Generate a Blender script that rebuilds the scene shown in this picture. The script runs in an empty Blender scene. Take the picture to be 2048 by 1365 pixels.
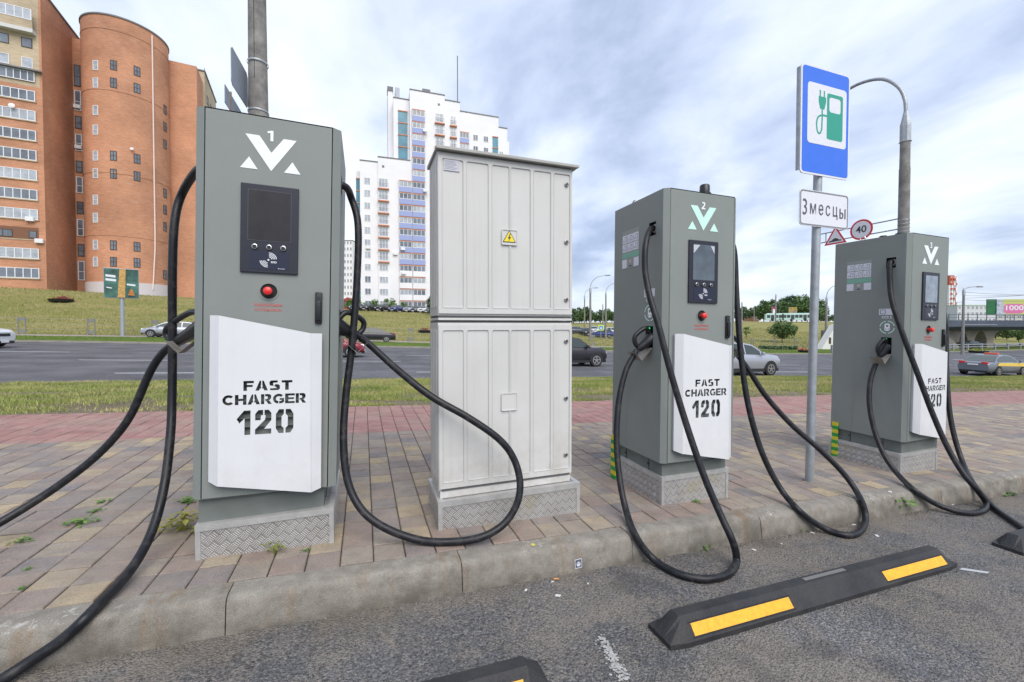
import bpy, bmesh, math, random
import numpy as np
from mathutils import Matrix, Vector, Euler
from math import radians as rad, sin, cos, pi
random.seed(7); rng = np.random.default_rng(7)
SC = bpy.context.scene; COL = SC.collection

# ---------------------------------------------------------------- camera, sky, sun, exposure
AZ = rad(19.6); F = 833.557; PT = 0.0213; CY = 668.34; CH = 1.25
cam = bpy.data.cameras.new('camera'); cam.sensor_width = 36; cam.lens = F/2048*36
cam.shift_y = -(682.5-CY)/2048; cam.clip_start = .05; cam.clip_end = 4000
co = bpy.data.objects.new('camera', cam); COL.objects.link(co)
co.location = (0, 0, CH); co.rotation_euler = (pi/2-PT, 0, -AZ); SC.camera = co

SUN_EL, SUN_AZ = rad(48), rad(-6)           # soft light from behind the camera, slightly right
w = bpy.data.worlds.new('World'); SC.world = w; w.use_nodes = True
nt = w.node_tree; nt.nodes.clear(); N = nt.nodes.new; L = nt.links.new
def wn(t, **k):
    n = N(t)
    for a, b in k.items(): setattr(n, a, b)
    return n
def build_world():
    out = wn('ShaderNodeOutputWorld')
    sky = wn('ShaderNodeTexSky', sky_type='NISHITA', sun_disc=False)
    sky.sun_elevation = SUN_EL; sky.sun_rotation = pi-SUN_AZ
    b1 = wn('ShaderNodeBackground'); b1.inputs[1].default_value = .1; L(sky.outputs[0], b1.inputs[0])
    tc = wn('ShaderNodeTexCoord'); sep = wn('ShaderNodeSeparateXYZ'); L(tc.outputs['Generated'], sep.inputs[0])
    mx = wn('ShaderNodeMath', operation='MAXIMUM'); mx.inputs[1].default_value = 0; L(sep.outputs[2], mx.inputs[0])
    ad = wn('ShaderNodeMath', operation='ADD'); ad.inputs[1].default_value = .22; L(mx.outputs[0], ad.inputs[0])
    dx = wn('ShaderNodeMath', operation='DIVIDE'); L(sep.outputs[0], dx.inputs[0]); L(ad.outputs[0], dx.inputs[1])
    dy = wn('ShaderNodeMath', operation='DIVIDE'); L(sep.outputs[1], dy.inputs[0]); L(ad.outputs[0], dy.inputs[1])
    cb = wn('ShaderNodeCombineXYZ'); L(dx.outputs[0], cb.inputs[0]); L(dy.outputs[0], cb.inputs[1])
    mp = wn('ShaderNodeMapping'); mp.inputs['Rotation'].default_value = (0, 0, rad(-60)); mp.inputs['Scale'].default_value = (1.0, .72, 1)
    mp.inputs['Location'].default_value = (9.7, 3.3, 0)
    L(cb.outputs[0], mp.inputs[0])
    n1 = wn('ShaderNodeTexNoise'); n1.inputs['Scale'].default_value = 2.1; n1.inputs['Detail'].default_value = 7; n1.inputs['Roughness'].default_value = .54
    n1.inputs['Distortion'].default_value = .18
    L(mp.outputs[0], n1.inputs['Vector'])
    n2 = wn('ShaderNodeTexNoise'); n2.inputs['Scale'].default_value = .8; n2.inputs['Detail'].default_value = 3; L(mp.outputs[0], n2.inputs['Vector'])
    mi = wn('ShaderNodeMix'); mi.data_type = 'FLOAT'; mi.inputs[0].default_value = .45
    L(n1.outputs[0], mi.inputs[2]); L(n2.outputs[0], mi.inputs[3])
    cr = wn('ShaderNodeValToRGB'); e = cr.color_ramp.elements
    e[0].position = .36; e[0].color = (.25, .31, .45, 1)
    e[1].position = .64; e[1].color = (.70, .73, .76, 1)
    for p, c in ((.43, (.33, .395, .54, 1)), (.49, (.45, .515, .66, 1)), (.545, (.56, .62, .72, 1)), (.59, (.63, .68, .75, 1))):
        q = e.new(p); q.color = c
    L(mi.outputs[0], cr.inputs[0])
    # near the horizon the cloud deck closes up and pales
    hz = wn('ShaderNodeMapRange'); hz.inputs[1].default_value = 0; hz.inputs[2].default_value = .16; hz.inputs[3].default_value = .6; hz.inputs[4].default_value = 0
    L(sep.outputs[2], hz.inputs[0])
    mc = wn('ShaderNodeMix'); mc.data_type = 'RGBA'; L(hz.outputs[0], mc.inputs[0]); L(cr.outputs[0], mc.inputs[6]); mc.inputs[7].default_value = (.64, .69, .75, 1)
    b2 = wn('ShaderNodeBackground'); b2.inputs[1].default_value = 1.0; L(mc.outputs[2], b2.inputs[0])
    ms = wn('ShaderNodeMixShader'); ms.inputs[0].default_value = .88; L(b1.outputs[0], ms.inputs[1]); L(b2.outputs[0], ms.inputs[2])
    L(ms.outputs[0], out.inputs[0])
build_world()
sl = bpy.data.lights.new('sun', 'SUN'); sl.energy = 1.9; sl.angle = rad(48); sl.color = (1, .93, .84)
so = bpy.data.objects.new('sun', sl); COL.objects.link(so)
sd = Vector((sin(SUN_AZ)*cos(SUN_EL), cos(SUN_AZ)*cos(SUN_EL), -sin(SUN_EL)))   # travel direction
so.rotation_euler = sd.to_track_quat('-Z', 'Y').to_euler()
SC.view_settings.view_transform = 'Standard'; SC.view_settings.look = 'None'
SC.view_settings.exposure = .70; SC.view_settings.gamma = 1; SC.view_settings.use_curve_mapping = False

# ---------------------------------------------------------------- survey helpers (pixel of the 2048 px photo + distance -> world)
cA, sA, cP, sP = cos(AZ), sin(AZ), cos(PT), sin(PT)
def c2w(X, Y, Z=0): return Vector((X*cA+Y*sA, -X*sA+Y*cA, Z))
def ray(px, py):
    q = ((px-1024)/F, 1.0, (CY-py)/F)
    r = (q[0], cP*q[1]+sP*q[2], -sP*q[1]+cP*q[2]); return (r[0]/r[1], 1.0, r[2]/r[1])
def at(px, py, Y):
    r = ray(px, py); return c2w(r[0]*Y, Y, CH+r[2]*Y)
def zat(py, Y): return CH+ray(1024, py)[2]*Y
def atg(px, Y):                                  # stands on the ground at that column and distance
    p = at(px, 650, Y); p.z = ground(p.x, p.y); return p
Z0 = .0787
def pz(s): return Z0-.04*s                       # the pavement falls to the right
def on_pav(px, py, off=0.0):
    r = ray(px, py); d = c2w(r[0], 1, 0); k = (Z0+off-CH)/(r[2]+.04*d.x)
    return Vector((d.x*k, d.y*k, CH+r[2]*k))
def interp(x, xs, ys): return float(np.interp(x, xs, ys))
RS = [-200, -60, -20, 0, 20, 38, 60, 100, 200, 400]; RZ = [2.2, 1.0, -.02, -.70, -1.42, -2.20, -2.75, -3.1, -3.2, -3.2]
def rz(s, t): return interp(s, RS, RZ)+.004*(min(t, 60)-15)
CS = [-160, -45, -25, -3, 13, 30, 45, 70, 110, 145, 175, 300]
CT = [70, 74.5, 78, 94, 89, 95, 100, 110, 125, 129, 118, 110]
CZ = [7.5, 6.2, 5.4, 4.4, 3.75, 1.2, .3, .1, 1.4, 2.6, 2.4, 2.2]
def ground(s, t):
    if t < 6.36: return pz(s)
    if t < 15.4:
        k = (t-6.36)/9.04; return pz(s)*(1-k)+(rz(s, 15.4)+.06)*k
    if t < 37.5: return rz(s, t)
    if t < 52: return rz(s, t)+.10
    ct, cz = interp(s, CS, CT), interp(s, CS, CZ)
    if t < ct:
        k = (t-52)/(ct-52); k = k*k*(3-2*k)*.35+k*.65
        return (rz(s, 52)+.10)*(1-k)+cz*k
    return cz+min(t-ct, 12)*.03

# ---------------------------------------------------------------- materials
MATS = {}
def mat(name, col, rough=.6, metal=0.0, var=0.0, vscale=5.0, bump=0.0, bscale=40.0, spec=.5, col2=None, coat=0.0, emit=0.0, coords='Object', det=4):
    if name in MATS: return MATS[name]
    m = bpy.data.materials.new(name); m.use_nodes = True; t = m.node_tree; b = t.nodes['Principled BSDF']
    b.inputs['Base Color'].default_value = (*col, 1); b.inputs['Roughness'].default_value = rough; b.inputs['Metallic'].default_value = metal
    b.inputs['Specular IOR Level'].default_value = spec; b.inputs['Coat Weight'].default_value = coat
    if emit: b.inputs['Emission Color'].default_value = (*col, 1); b.inputs['Emission Strength'].default_value = emit
    tc = t.nodes.new('ShaderNodeTexCoord'); src = tc.outputs['Object' if coords == 'World' else coords]
    if coords == 'World':
        g = t.nodes.new('ShaderNodeNewGeometry'); src = g.outputs['Position']
    if var or col2:
        n = t.nodes.new('ShaderNodeTexNoise'); n.inputs['Scale'].default_value = vscale; n.inputs['Detail'].default_value = det; n.inputs['Roughness'].default_value = .6
        t.links.new(src, n.inputs['Vector'])
        r = t.nodes.new('ShaderNodeMapRange'); r.inputs[1].default_value = .32; r.inputs[2].default_value = .68; t.links.new(n.outputs[0], r.inputs[0])
        x = t.nodes.new('ShaderNodeMix'); x.data_type = 'RGBA'; t.links.new(r.outputs[0], x.inputs[0])
        c2 = col2 or tuple(c*(1-var) for c in col)
        x.inputs[6].default_value = (*c2, 1); x.inputs[7].default_value = (*[min(1, c*(1+var*.5)) for c in col], 1)
        t.links.new(x.outputs[2], b.inputs['Base Color'])
        rr = t.nodes.new('ShaderNodeMapRange'); rr.inputs[3].default_value = min(1, rough+.08); rr.inputs[4].default_value = max(.05, rough-.08)
        t.links.new(n.outputs[0], rr.inputs[0]); t.links.new(rr.outputs[0], b.inputs['Roughness'])
    if bump:
        n = t.nodes.new('ShaderNodeTexNoise'); n.inputs['Scale'].default_value = bscale; n.inputs['Detail'].default_value = 3
        t.links.new(src, n.inputs['Vector'])
        bp = t.nodes.new('ShaderNodeBump'); bp.inputs['Strength'].default_value = bump; bp.inputs['Distance'].default_value = .01
        t.links.new(n.outputs[0], bp.inputs['Height']); t.links.new(bp.outputs[0], b.inputs['Normal'])
    MATS[name] = m; return m
class NT:                                        # short hand for bigger procedural materials
    def __init__(s, name):
        s.m = bpy.data.materials.new(name); s.m.use_nodes = True; s.t = s.m.node_tree; s.b = s.t.nodes['Principled BSDF']; MATS[name] = s.m
    def n(s, ty, ins=None, **k):
        x = s.t.nodes.new(ty)
        for a, b in k.items(): setattr(x, a, b)
        for a, b in (ins or {}).items():
            if hasattr(b, 'is_linked') or isinstance(b, bpy.types.NodeSocket): s.t.links.new(b, x.inputs[a])
            else:
                if isinstance(b, (tuple, list)):
                    q = len(x.inputs[a].default_value); b = (tuple(b)+(1.0,))[:q]
                x.inputs[a].default_value = b
        return x
    def l(s, a, b): s.t.links.new(a, b)
    def math(s, op, a, b=0.0, c=0.0): return s.n('ShaderNodeMath', {0: a, 1: b, 2: c}, operation=op).outputs[0]
    def mix(s, f, a, b): return s.n('ShaderNodeMix', {0: f, 6: a, 7: b}, data_type='RGBA').outputs[2]
    def rng(s, v, a, b, c=0., d=1.): return s.n('ShaderNodeMapRange', {0: v, 1: a, 2: b, 3: c, 4: d}).outputs[0]
    def noise(s, v, sc, det=4, ro=.55): return s.n('ShaderNodeTexNoise', {'Vector': v, 'Scale': sc, 'Detail': det, 'Roughness': ro}).outputs[0]
    def pos(s): return s.n('ShaderNodeNewGeometry').outputs['Position']
    def obj(s): return s.n('ShaderNodeTexCoord').outputs['Object']
    def bump(s, h, st, dist=.01):
        b = s.n('ShaderNodeBump', {'Height': h, 'Strength': st, 'Distance': dist}); s.l(b.outputs[0], s.b.inputs['Normal'])
    def map(s, v, sc=(1, 1, 1), rot=(0, 0, 0)): return s.n('ShaderNodeMapping', {'Vector': v, 'Scale': sc, 'Rotation': rot}).outputs[0]
    def ramp(s, f, st, mode='LINEAR'):
        r = s.n('ShaderNodeValToRGB', {0: f}); e = r.color_ramp.elements; r.color_ramp.interpolation = mode
        e[0].position, e[0].color = st[0][0], (*st[0][1], 1); e[1].position, e[1].color = st[-1][0], (*st[-1][1], 1)
        for p, c in st[1:-1]: q = e.new(p); q.color = (*c, 1)
        return r.outputs[0]

def m_paver(name, stops, vein):
    k = NT(name); p = k.pos(); sep = k.n('ShaderNodeSeparateXYZ', {0: p})
    cx = k.math('FLOOR', k.math('DIVIDE', k.math('ADD', sep.outputs[0], .116-PV/2+PV/2), PV)); cy = k.math('FLOOR', k.math('DIVIDE', k.math('SUBTRACT', sep.outputs[1], 2.16), PV))
    cell = k.n('ShaderNodeCombineXYZ', {0: cx, 1: cy})
    wn_ = k.n('ShaderNodeTexWhiteNoise', {'Vector': cell.outputs[0]})
    vn = k.noise(k.map(p, (2.2, 5, 1)), 2.6, 4)
    f = k.math('ADD', k.math('MULTIPLY', wn_.outputs[0], .68), k.math('MULTIPLY', vn, .40))
    c = k.ramp(f, stops)
    fine = k.rng(k.noise(p, 180, 2), .3, .7, .72, 1.2)
    blot = k.rng(k.noise(p, 7, 4), .35, .7, .82, 1.08)
    c = k.n('ShaderNodeVectorMath', {0: c, 1: k.n('ShaderNodeCombineXYZ', {0: fine, 1: fine, 2: fine}).outputs[0]}, operation='MULTIPLY').outputs[0]
    c = k.n('ShaderNodeVectorMath', {0: c, 1: k.n('ShaderNodeCombineXYZ', {0: blot, 1: blot, 2: blot}).outputs[0]}, operation='MULTIPLY').outputs[0]
    dirt = k.rng(k.noise(p, 1.1, 6, .72), .47, .64)
    c = k.mix(k.math('MULTIPLY', dirt, .50), c, (.30, .262, .215, 1))
    d2_ = k.math('MULTIPLY', k.rng(k.noise(p, 9, 6, .75), .53, .66), .40); c = k.mix(d2_, c, (.15, .13, .11, 1))
    ex = k.math('ABSOLUTE', k.math('SUBTRACT', k.math('FRACT', k.math('DIVIDE', k.math('ADD', sep.outputs[0], .116), PV)), .5)); ey = k.math('ABSOLUTE', k.math('SUBTRACT', k.math('FRACT', k.math('DIVIDE', k.math('SUBTRACT', sep.outputs[1], 2.158), PV)), .5))
    ed = k.math('MULTIPLY', k.rng(k.math('MAXIMUM', ex, ey), .43, .49), k.rng(k.noise(p, 16, 4, .7), .40, .60)); c = k.mix(k.math('MULTIPLY', ed, .45), c, (.13, .115, .09, 1))
    k.l(c, k.b.inputs['Base Color']); k.b.inputs['Roughness'].default_value = .88
    k.bump(k.noise(p, 260, 3), .5, .004); return k.m
PV = .1555
M_pav = m_paver('mixed_paver', [(.12, (.185, .180, .190)), (.34, (.260, .222, .205)), (.5, (.305, .232, .195)), (.64, (.30, .262, .225)), (.80, (.39, .315, .215)), (.94, (.45, .355, .22))], 1)
M_red = m_paver('red_paver', [(.1, (.31, .16, .15)), (.5, (.36, .19, .175)), (.9, (.39, .22, .20))], 0)
def m_asphalt(name, base, sand, patch, tar=0):
    k = NT(name); p = k.pos(); sx = k.n('ShaderNodeSeparateXYZ', {0: p})
    fine = k.noise(p, 330, 2, .7); mid = k.noise(p, 85, 3, .7); g = k.math('ADD', k.math('MULTIPLY', fine, .42), k.math('MULTIPLY', mid, .58))
    v = k.n('ShaderNodeTexVoronoi', {'Vector': p, 'Scale': 110}); g2 = v.outputs[0]
    sp = k.rng(g, .39, .60, .28, 1.8)
    sc_ = lambda c, f: k.n('ShaderNodeVectorMath', {0: c, 1: k.n('ShaderNodeCombineXYZ', {0: f, 1: f, 2: f}).outputs[0]}, operation='MULTIPLY').outputs[0]
    c = sc_(base, sp)
    stone = k.rng(k.n('ShaderNodeSeparateColor', {0: v.outputs[1]}).outputs[0], .86, .90)
    c = k.mix(k.math('MULTIPLY', stone, .5), c, (.34, .32, .30, 1))
    c = sc_(c, k.rng(k.noise(p, .55, 4, .6), .38, .62, .66, 1.12))
    lg = k.rng(k.noise(p, 1.3, 6, .68), .47, .60)
    c = k.mix(k.math('MULTIPLY', k.math('MULTIPLY', lg, patch), k.rng(g, .36, .52)), c, sand)
    sm = k.math('MULTIPLY', k.rng(k.noise(p, 7.5, 6, .78), .50, .60), k.rng(g, .42, .54))
    c = k.mix(k.math('MULTIPLY', sm, patch*1.0), c, sand)
    if tar:
        cr = k.rng(k.noise(k.map(p, (.25, 3.5, 1)), 1.2, 5, .7), .57, .62); c = k.mix(k.math('MULTIPLY', cr, .45), c, (.035, .036, .042, 1))
        ln = k.rng(k.math('ABSOLUTE', k.math('SUBTRACT', k.noise(k.map(p, (.5, 1.2, 1)), .55, 6, .62), .5)), .0, .0035, 1, 0); c = k.mix(k.math('MULTIPLY', ln, .7), c, (.03, .03, .034, 1))
        tr = k.math('SINE', k.math('MULTIPLY', sx.outputs[1], 2*pi/2.5)); c = sc_(c, k.rng(k.math('ADD', tr, k.math('MULTIPLY', k.noise(k.map(p, (.05, 1, 1)), .8, 3), 1.5)), -.6, 1.8, .80, 1.08))
    else:
        oil = k.rng(k.noise(p, 2.4, 3, .5), .63, .72); c = k.mix(k.math('MULTIPLY', oil, .5), c, (.045, .045, .05, 1))
        ft = k.math('MULTIPLY', k.rng(sx.outputs[1], 1.78, 2.02), k.rng(k.noise(p, 3.5, 4), .4, .6)); c = k.mix(k.math('MULTIPLY', ft, .55), c, (.20, .165, .12, 1))
    k.l(c, k.b.inputs['Base Color']); k.b.inputs['Roughness'].default_value = .88
    h = k.math('ADD', k.math('MULTIPLY', g2, -.9), k.math('MULTIPLY', mid, .9))
    k.bump(h, 1.0 if not tar else .3, .008); return k.m
M_asph = m_asphalt('parking_asphalt', (.115, .116, .121, 1), (.25, .22, .185, 1), .62)
M_road = m_asphalt('road_asphalt', (.098, .100, .115, 1), (.14, .135, .14, 1), .3, 1)
def m_kerb():
    k = NT('kerb_concrete'); p = k.pos(); o = k.obj()
    so_ = k.n('ShaderNodeSeparateXYZ', {0: o}); z = so_.outputs[2]; y = so_.outputs[1]
    ri = k.n('ShaderNodeObjectInfo').outputs['Random']
    c = k.mix(k.rng(k.noise(p, 14, 5, .65), .3, .7), (.195, .180, .155, 1), (.30, .280, .245, 1))
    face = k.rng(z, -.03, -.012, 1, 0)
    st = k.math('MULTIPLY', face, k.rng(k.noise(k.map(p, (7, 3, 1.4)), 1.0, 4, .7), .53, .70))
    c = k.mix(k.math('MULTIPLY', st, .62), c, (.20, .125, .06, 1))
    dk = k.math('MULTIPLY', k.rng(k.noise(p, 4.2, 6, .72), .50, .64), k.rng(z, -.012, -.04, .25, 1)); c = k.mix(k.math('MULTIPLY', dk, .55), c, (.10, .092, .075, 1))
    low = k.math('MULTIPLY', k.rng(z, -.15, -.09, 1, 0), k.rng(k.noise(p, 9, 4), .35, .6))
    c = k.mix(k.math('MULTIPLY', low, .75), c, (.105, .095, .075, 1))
    chip = k.math('MULTIPLY', k.rng(k.math('ABSOLUTE', k.math('ADD', z, .012)), 0, .022, 1, 0), k.math('MULTIPLY', k.rng(k.noise(p, 26, 4, .7), .55, .62), k.rng(k.noise(p, 1.3, 2), .5, .62)))
    c = k.mix(k.math('MULTIPLY', chip, .75), c, (.55, .55, .53, 1))
    sp = k.rng(k.noise(p, 300, 2), .3, .7, .72, 1.22)
    c = k.n('ShaderNodeVectorMath', {0: c, 1: k.n('ShaderNodeCombineXYZ', {0: sp, 1: sp, 2: sp}).outputs[0]}, operation='MULTIPLY').outputs[0]
    k.l(c, k.b.inputs['Base Color']); k.b.inputs['Roughness'].default_value = .9
    k.bump(k.math('ADD', k.noise(p, 190, 4), k.noise(p, 22, 3)), .55, .006); return k.m
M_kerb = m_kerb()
def m_grass(name, a, b, c3, sc=1.0, dry=.5):
    k = NT(name); p = k.pos()
    f = k.noise(k.map(p, (.6, 1, 1)), .35*sc, 5, .6); g = k.noise(p, 4*sc, 5, .7); h = k.noise(p, 40*sc, 3, .7)
    c = k.mix(k.rng(k.math('ADD', k.math('MULTIPLY', f, .6), k.math('MULTIPLY', g, .45)), .44, .60), a, b)
    c = k.mix(k.math('MULTIPLY', k.rng(g, .5, .68), dry), c, c3)
    sp = k.rng(h, .3, .7, .6, 1.4)
    c = k.n('ShaderNodeVectorMath', {0: c, 1: k.n('ShaderNodeCombineXYZ', {0: sp, 1: sp, 2: sp}).outputs[0]}, operation='MULTIPLY').outputs[0]
    k.l(c, k.b.inputs['Base Color']); k.b.inputs['Roughness'].default_value = .95; k.b.inputs['Specular IOR Level'].default_value = .1
    k.bump(k.math('ADD', h, g), 1.0, .06); return k.m
M_slope = m_grass('slope_grass', (.19, .215, .060, 1), (.31, .275, .12, 1), (.34, .26, .14, 1), .8, .75)
M_verge = m_grass('verge_grass', (.11, .18, .035, 1), (.16, .21, .05, 1), (.21, .20, .08, 1), 1.0, .5)
M_soil = m_grass('verge_soil', (.28, .235, .165, 1), (.36, .31, .23, 1), (.19, .18, .08, 1), 1.6, .6)
def m_brick(name, c1, c2, mortar, sc=1.0, streak=.5):
    k = NT(name); o = k.n('ShaderNodeTexCoord').outputs['UV']
    sp = k.n('ShaderNodeSeparateXYZ', {0: o})
    v = k.n('ShaderNodeCombineXYZ', {0: sp.outputs[0], 1: sp.outputs[1]}).outputs[0]
    b = k.n('ShaderNodeTexBrick', {'Vector': v, 'Color1': c1, 'Color2': c2, 'Mortar': mortar, 'Scale': sc, 'Mortar Size': .012, 'Brick Width': .27, 'Row Height': .085, 'Bias': 0.0})
    n = k.rng(k.noise(k.map(v, (.9, 9, 1)), 1.0, 5, .7), .33, .68, .80, 1.18)
    n2 = k.rng(k.noise(v, .11, 5, .6), .35, .65, .74, 1.14)
    n = k.math('MULTIPLY', n, n2)
    c = k.n('ShaderNodeVectorMath', {0: b.outputs[0], 1: k.n('ShaderNodeCombineXYZ', {0: n, 1: n, 2: n}).outputs[0]}, operation='MULTIPLY').outputs[0]
    ef = k.rng(k.noise(k.map(v, (.35, 1.6, 1)), 1.0, 6, .72), .57, .72); c = k.mix(k.math('MULTIPLY', ef, .35), c, (.66, .50, .40, 1))
    k.l(c, k.b.inputs['Base Color']); k.b.inputs['Roughness'].default_value = .9; k.bump(b.outputs[1], -.4, .01); return k.m
M_brick = m_brick('orange_brick', (.60, .255, .13, 1), (.50, .20, .10, 1), (.54, .36, .26, 1))
M_beige = m_brick('beige_brick', (.56, .45, .30, 1), (.50, .39, .25, 1), (.48, .42, .33, 1))
def m_tread():
    k = NT('tread_plate'); o = k.n('ShaderNodeTexCoord').outputs['UV']
    r = k.map(o, (1, 1, 1), (0, 0, rad(45))); cell = .036
    s = k.n('ShaderNodeSeparateXYZ', {0: r}); fx = k.math('DIVIDE', s.outputs[0], cell); fy = k.math('DIVIDE', s.outputs[1], cell)
    par = k.math('MODULO', k.math('ABSOLUTE', k.math('ADD', k.math('FLOOR', fx), k.math('FLOOR', fy))), 2.0)
    lx = k.math('FRACT', fx); ly = k.math('FRACT', fy)
    def bars(a, b):
        st = k.math('SINE', k.math('MULTIPLY', a, 2*pi*4)); st = k.rng(st, -.1, .7)
        e = k.math('ABSOLUTE', k.math('SUBTRACT', b, .5)); return k.math('MULTIPLY', st, k.rng(e, .36, .46, 1, 0))
    h = k.math('ADD', k.math('MULTIPLY', bars(lx, ly), par), k.math('MULTIPLY', bars(ly, lx), k.math('SUBTRACT', 1.0, par)))
    dirt = k.noise(k.pos(), 9, 5, .65)
    c = k.mix(k.rng(dirt, .35, .7), (.36, .35, .34, 1), (.24, .22, .20, 1)); c = k.mix(k.math('MULTIPLY', h, .7), c, (.86, .86, .86, 1))
    yel = k.rng(k.noise(k.pos(), 4.5, 2), .62, .70); c = k.mix(k.math('MULTIPLY', yel, .22), c, (.5, .45, .22, 1))
    k.l(c, k.b.inputs['Base Color']); k.b.inputs['Metallic'].default_value = .35; k.b.inputs['Roughness'].default_value = .48
    k.bump(h, .85, .0035); return k.m
M_tread = m_tread()
M_alu = mat('aluminium_trim', (.52, .52, .51), .5, .45, .18, 12, .15, 90)
M_green = mat('grey_green_paint', (.225, .250, .238), .52, 0, .05, 3, .22, 900, spec=.35)
def m_coat():
    k = NT('grey_green_coat'); o = k.obj(); so_ = k.n('ShaderNodeSeparateXYZ', {0: o}); z = so_.outputs[2]
    n = k.noise(o, 2.2, 5, .6)
    c = k.mix(k.rng(n, .3, .7), (.212, .236, .224, 1), (.240, .264, .252, 1))
    run = k.math('MULTIPLY', k.rng(k.noise(k.map(o, (16, 16, .8)), 1.0, 4, .65), .56, .74), k.rng(z, .15, 1.0, .8, .0))
    c = k.mix(k.math('MULTIPLY', run, .55), c, (.20, .175, .135, 1))
    dust = k.math('MULTIPLY', k.rng(k.noise(o, 5, 6, .7), .45, .7), k.rng(z, .0, .6, .9, .15))
    c = k.mix(k.math('MULTIPLY', dust, .32), c, (.31, .29, .25, 1))
    k.l(c, k.b.inputs['Base Color']); k.l(k.rng(n, .3, .7, .44, .60), k.b.inputs['Roughness']); k.b.inputs['Specular IOR Level'].default_value = .38
    k.bump(k.noise(o, 700, 2), .25, .002); return k.m
M_green = m_coat()
def m_cable():
    k = NT('dusty_cable'); p = k.pos(); n = k.noise(p, 22, 5, .7)
    c = k.mix(k.math('MULTIPLY', k.rng(n, .5, .72), .5), (.011, .012, .016, 1), (.075, .072, .068, 1))
    k.l(c, k.b.inputs['Base Color']); k.l(k.rng(n, .35, .65, .34, .56), k.b.inputs['Roughness']); k.b.inputs['Specular IOR Level'].default_value = .38
    k.bump(k.noise(p, 60, 3), .12, .003); return k.m
M_cable = m_cable()
M_greenD = mat('grey_green_neck', (.15, .168, .158), .55, 0, .18, 6, .15, 700, spec=.3)
M_gap = mat('dark_gap', (.012, .013, .014), .8)
M_white = mat('white_panel_paint', (.74, .75, .79), .38, 0, .02, 4, spec=.4)
M_logo = mat('logo_film', (.82, .86, .90), .35)
M_logoG = mat('mint_logo_film', (.58, .86, .78), .35)
M_bezel = mat('screen_bezel', (.022, .024, .038), .42, 0, .1, 30, spec=.4)
M_rubber = mat('black_rubber', (.011, .012, .015), .40, 0, .25, 18, .08, 150, spec=.32)
M_plastic = mat('black_plastic', (.015, .016, .020), .35, 0, 0, 5, .1, 300)
M_redb = mat('red_button', (.75, .03, .03), .35, coat=.3)
M_redt = mat('red_lettering', (.62, .13, .11), .6)
M_chrome = mat('steel', (.6, .6, .62), .3, .9)
M_cab = mat('cabinet_plain', (.60, .60, .59), .55, 0, .07, 2.5, .08, 300, spec=.3)
def m_dirty(name, c1, c2, grime, amt, top, rough=.52):
    k = NT(name); o = k.obj(); z = k.n('ShaderNodeSeparateXYZ', {0: o}).outputs[2]; n = k.noise(o, 2.4, 5, .62)
    c = k.mix(k.rng(n, .3, .7), c1, c2)
    run = k.math('MULTIPLY', k.rng(k.noise(k.map(o, (22, 22, .7)), 1.0, 4, .68), .54, .72), .5)
    c = k.mix(k.math('MULTIPLY', run, amt), c, grime)
    low = k.math('MULTIPLY', k.rng(z, top, top*.35, 0, 1), k.rng(k.noise(o, 7, 6, .72), .42, .66)); c = k.mix(k.math('MULTIPLY', low, amt*1.5), c, grime)
    sc_ = k.rng(k.noise(k.map(o, (3, 3, 40), (0, .6, .3)), 3.0, 3, .6), .70, .74); c = k.mix(k.math('MULTIPLY', sc_, amt*.5), c, grime)
    k.l(c, k.b.inputs['Base Color']); k.l(k.rng(n, .3, .7, rough-.08, rough+.08), k.b.inputs['Roughness']); k.b.inputs['Specular IOR Level'].default_value = .35
    k.bump(k.noise(o, 300, 2), .08, .002); return k.m
M_cab = m_dirty('cabinet_coat', (.565, .562, .545, 1), (.61, .61, .60, 1), (.33, .29, .22, 1), .26, .75)
M_white = m_dirty('white_panel_coat', (.665, .675, .70, 1), (.72, .73, .755, 1), (.42, .40, .36, 1), .12, .35, .42)
M_cabD = mat('cabinet_seam', (.10, .10, .10), .7)
M_conc = mat('pole_concrete', (.27, .262, .25), .88, 0, .22, 6, .5, 60, col2=(.16, .155, .15))
M_galv = mat('galvanised_steel', (.40, .43, .46), .5, .5, .2, 14, .05, 50)
M_signback = mat('sign_back', (.30, .34, .40), .5, .3, .1, 4)
M_blue = mat('sign_blue', (.035, .165, .78), .4, 0, .05, 8)
M_signw = mat('sign_white', (.74, .76, .82), .4, 0, .06, 60)
M_signg = mat('sign_green', (.02, .33, .24), .4)
M_signk = mat('sign_black', (.05, .05, .06), .5)
M_signr = mat('sign_red', (.62, .03, .04), .4)
M_yel = mat('reflective_yellow', (.85, .42, .02), .42, 0, .16, 45, .2, 400)
M_glass = mat('window_glass', (.17, .20, .25), .12, 0, .5, .35, spec=.8, coords='World')
M_glassL = mat('curtained_glass', (.42, .46, .52), .2, 0, .3, .9, spec=.6, coords='World')
M_frameW = mat('white_window_frame', (.74, .75, .77), .5)
M_frameD = mat('dark_window_frame', (.07, .05, .04), .6)
M_bwhite = mat('white_render', (.80, .80, .83), .8, 0, .05, .25, coords='World')
M_orange = mat('terracotta_ledge', (.60, .24, .13), .7)
M_bblue = mat('blue_balcony_panel', (.30, .36, .62), .6)
M_teal = mat('teal_glass_panel', (.08, .25, .34), .25, 0, .25, .5, coords='World')
M_bark = mat('bark', (.09, .07, .05), .9, 0, .3, 10, .5, 30)
M_tyre = mat('tyre', (.018, .018, .02), .8)
M_rim = mat('alloy_rim', (.42, .42, .44), .35, .7)
M_carglass = mat('car_glass', (.05, .068, .072), .10, 0, spec=.40)
M_black = mat('matt_black', (.02, .02, .022), .6)
M_tail = mat('tail_lamp', (.65, .03, .03), .3)
M_head = mat('head_lamp', (.75, .78, .82), .15)
M_plate = mat('number_plate', (.75, .75, .75), .5)
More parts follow.
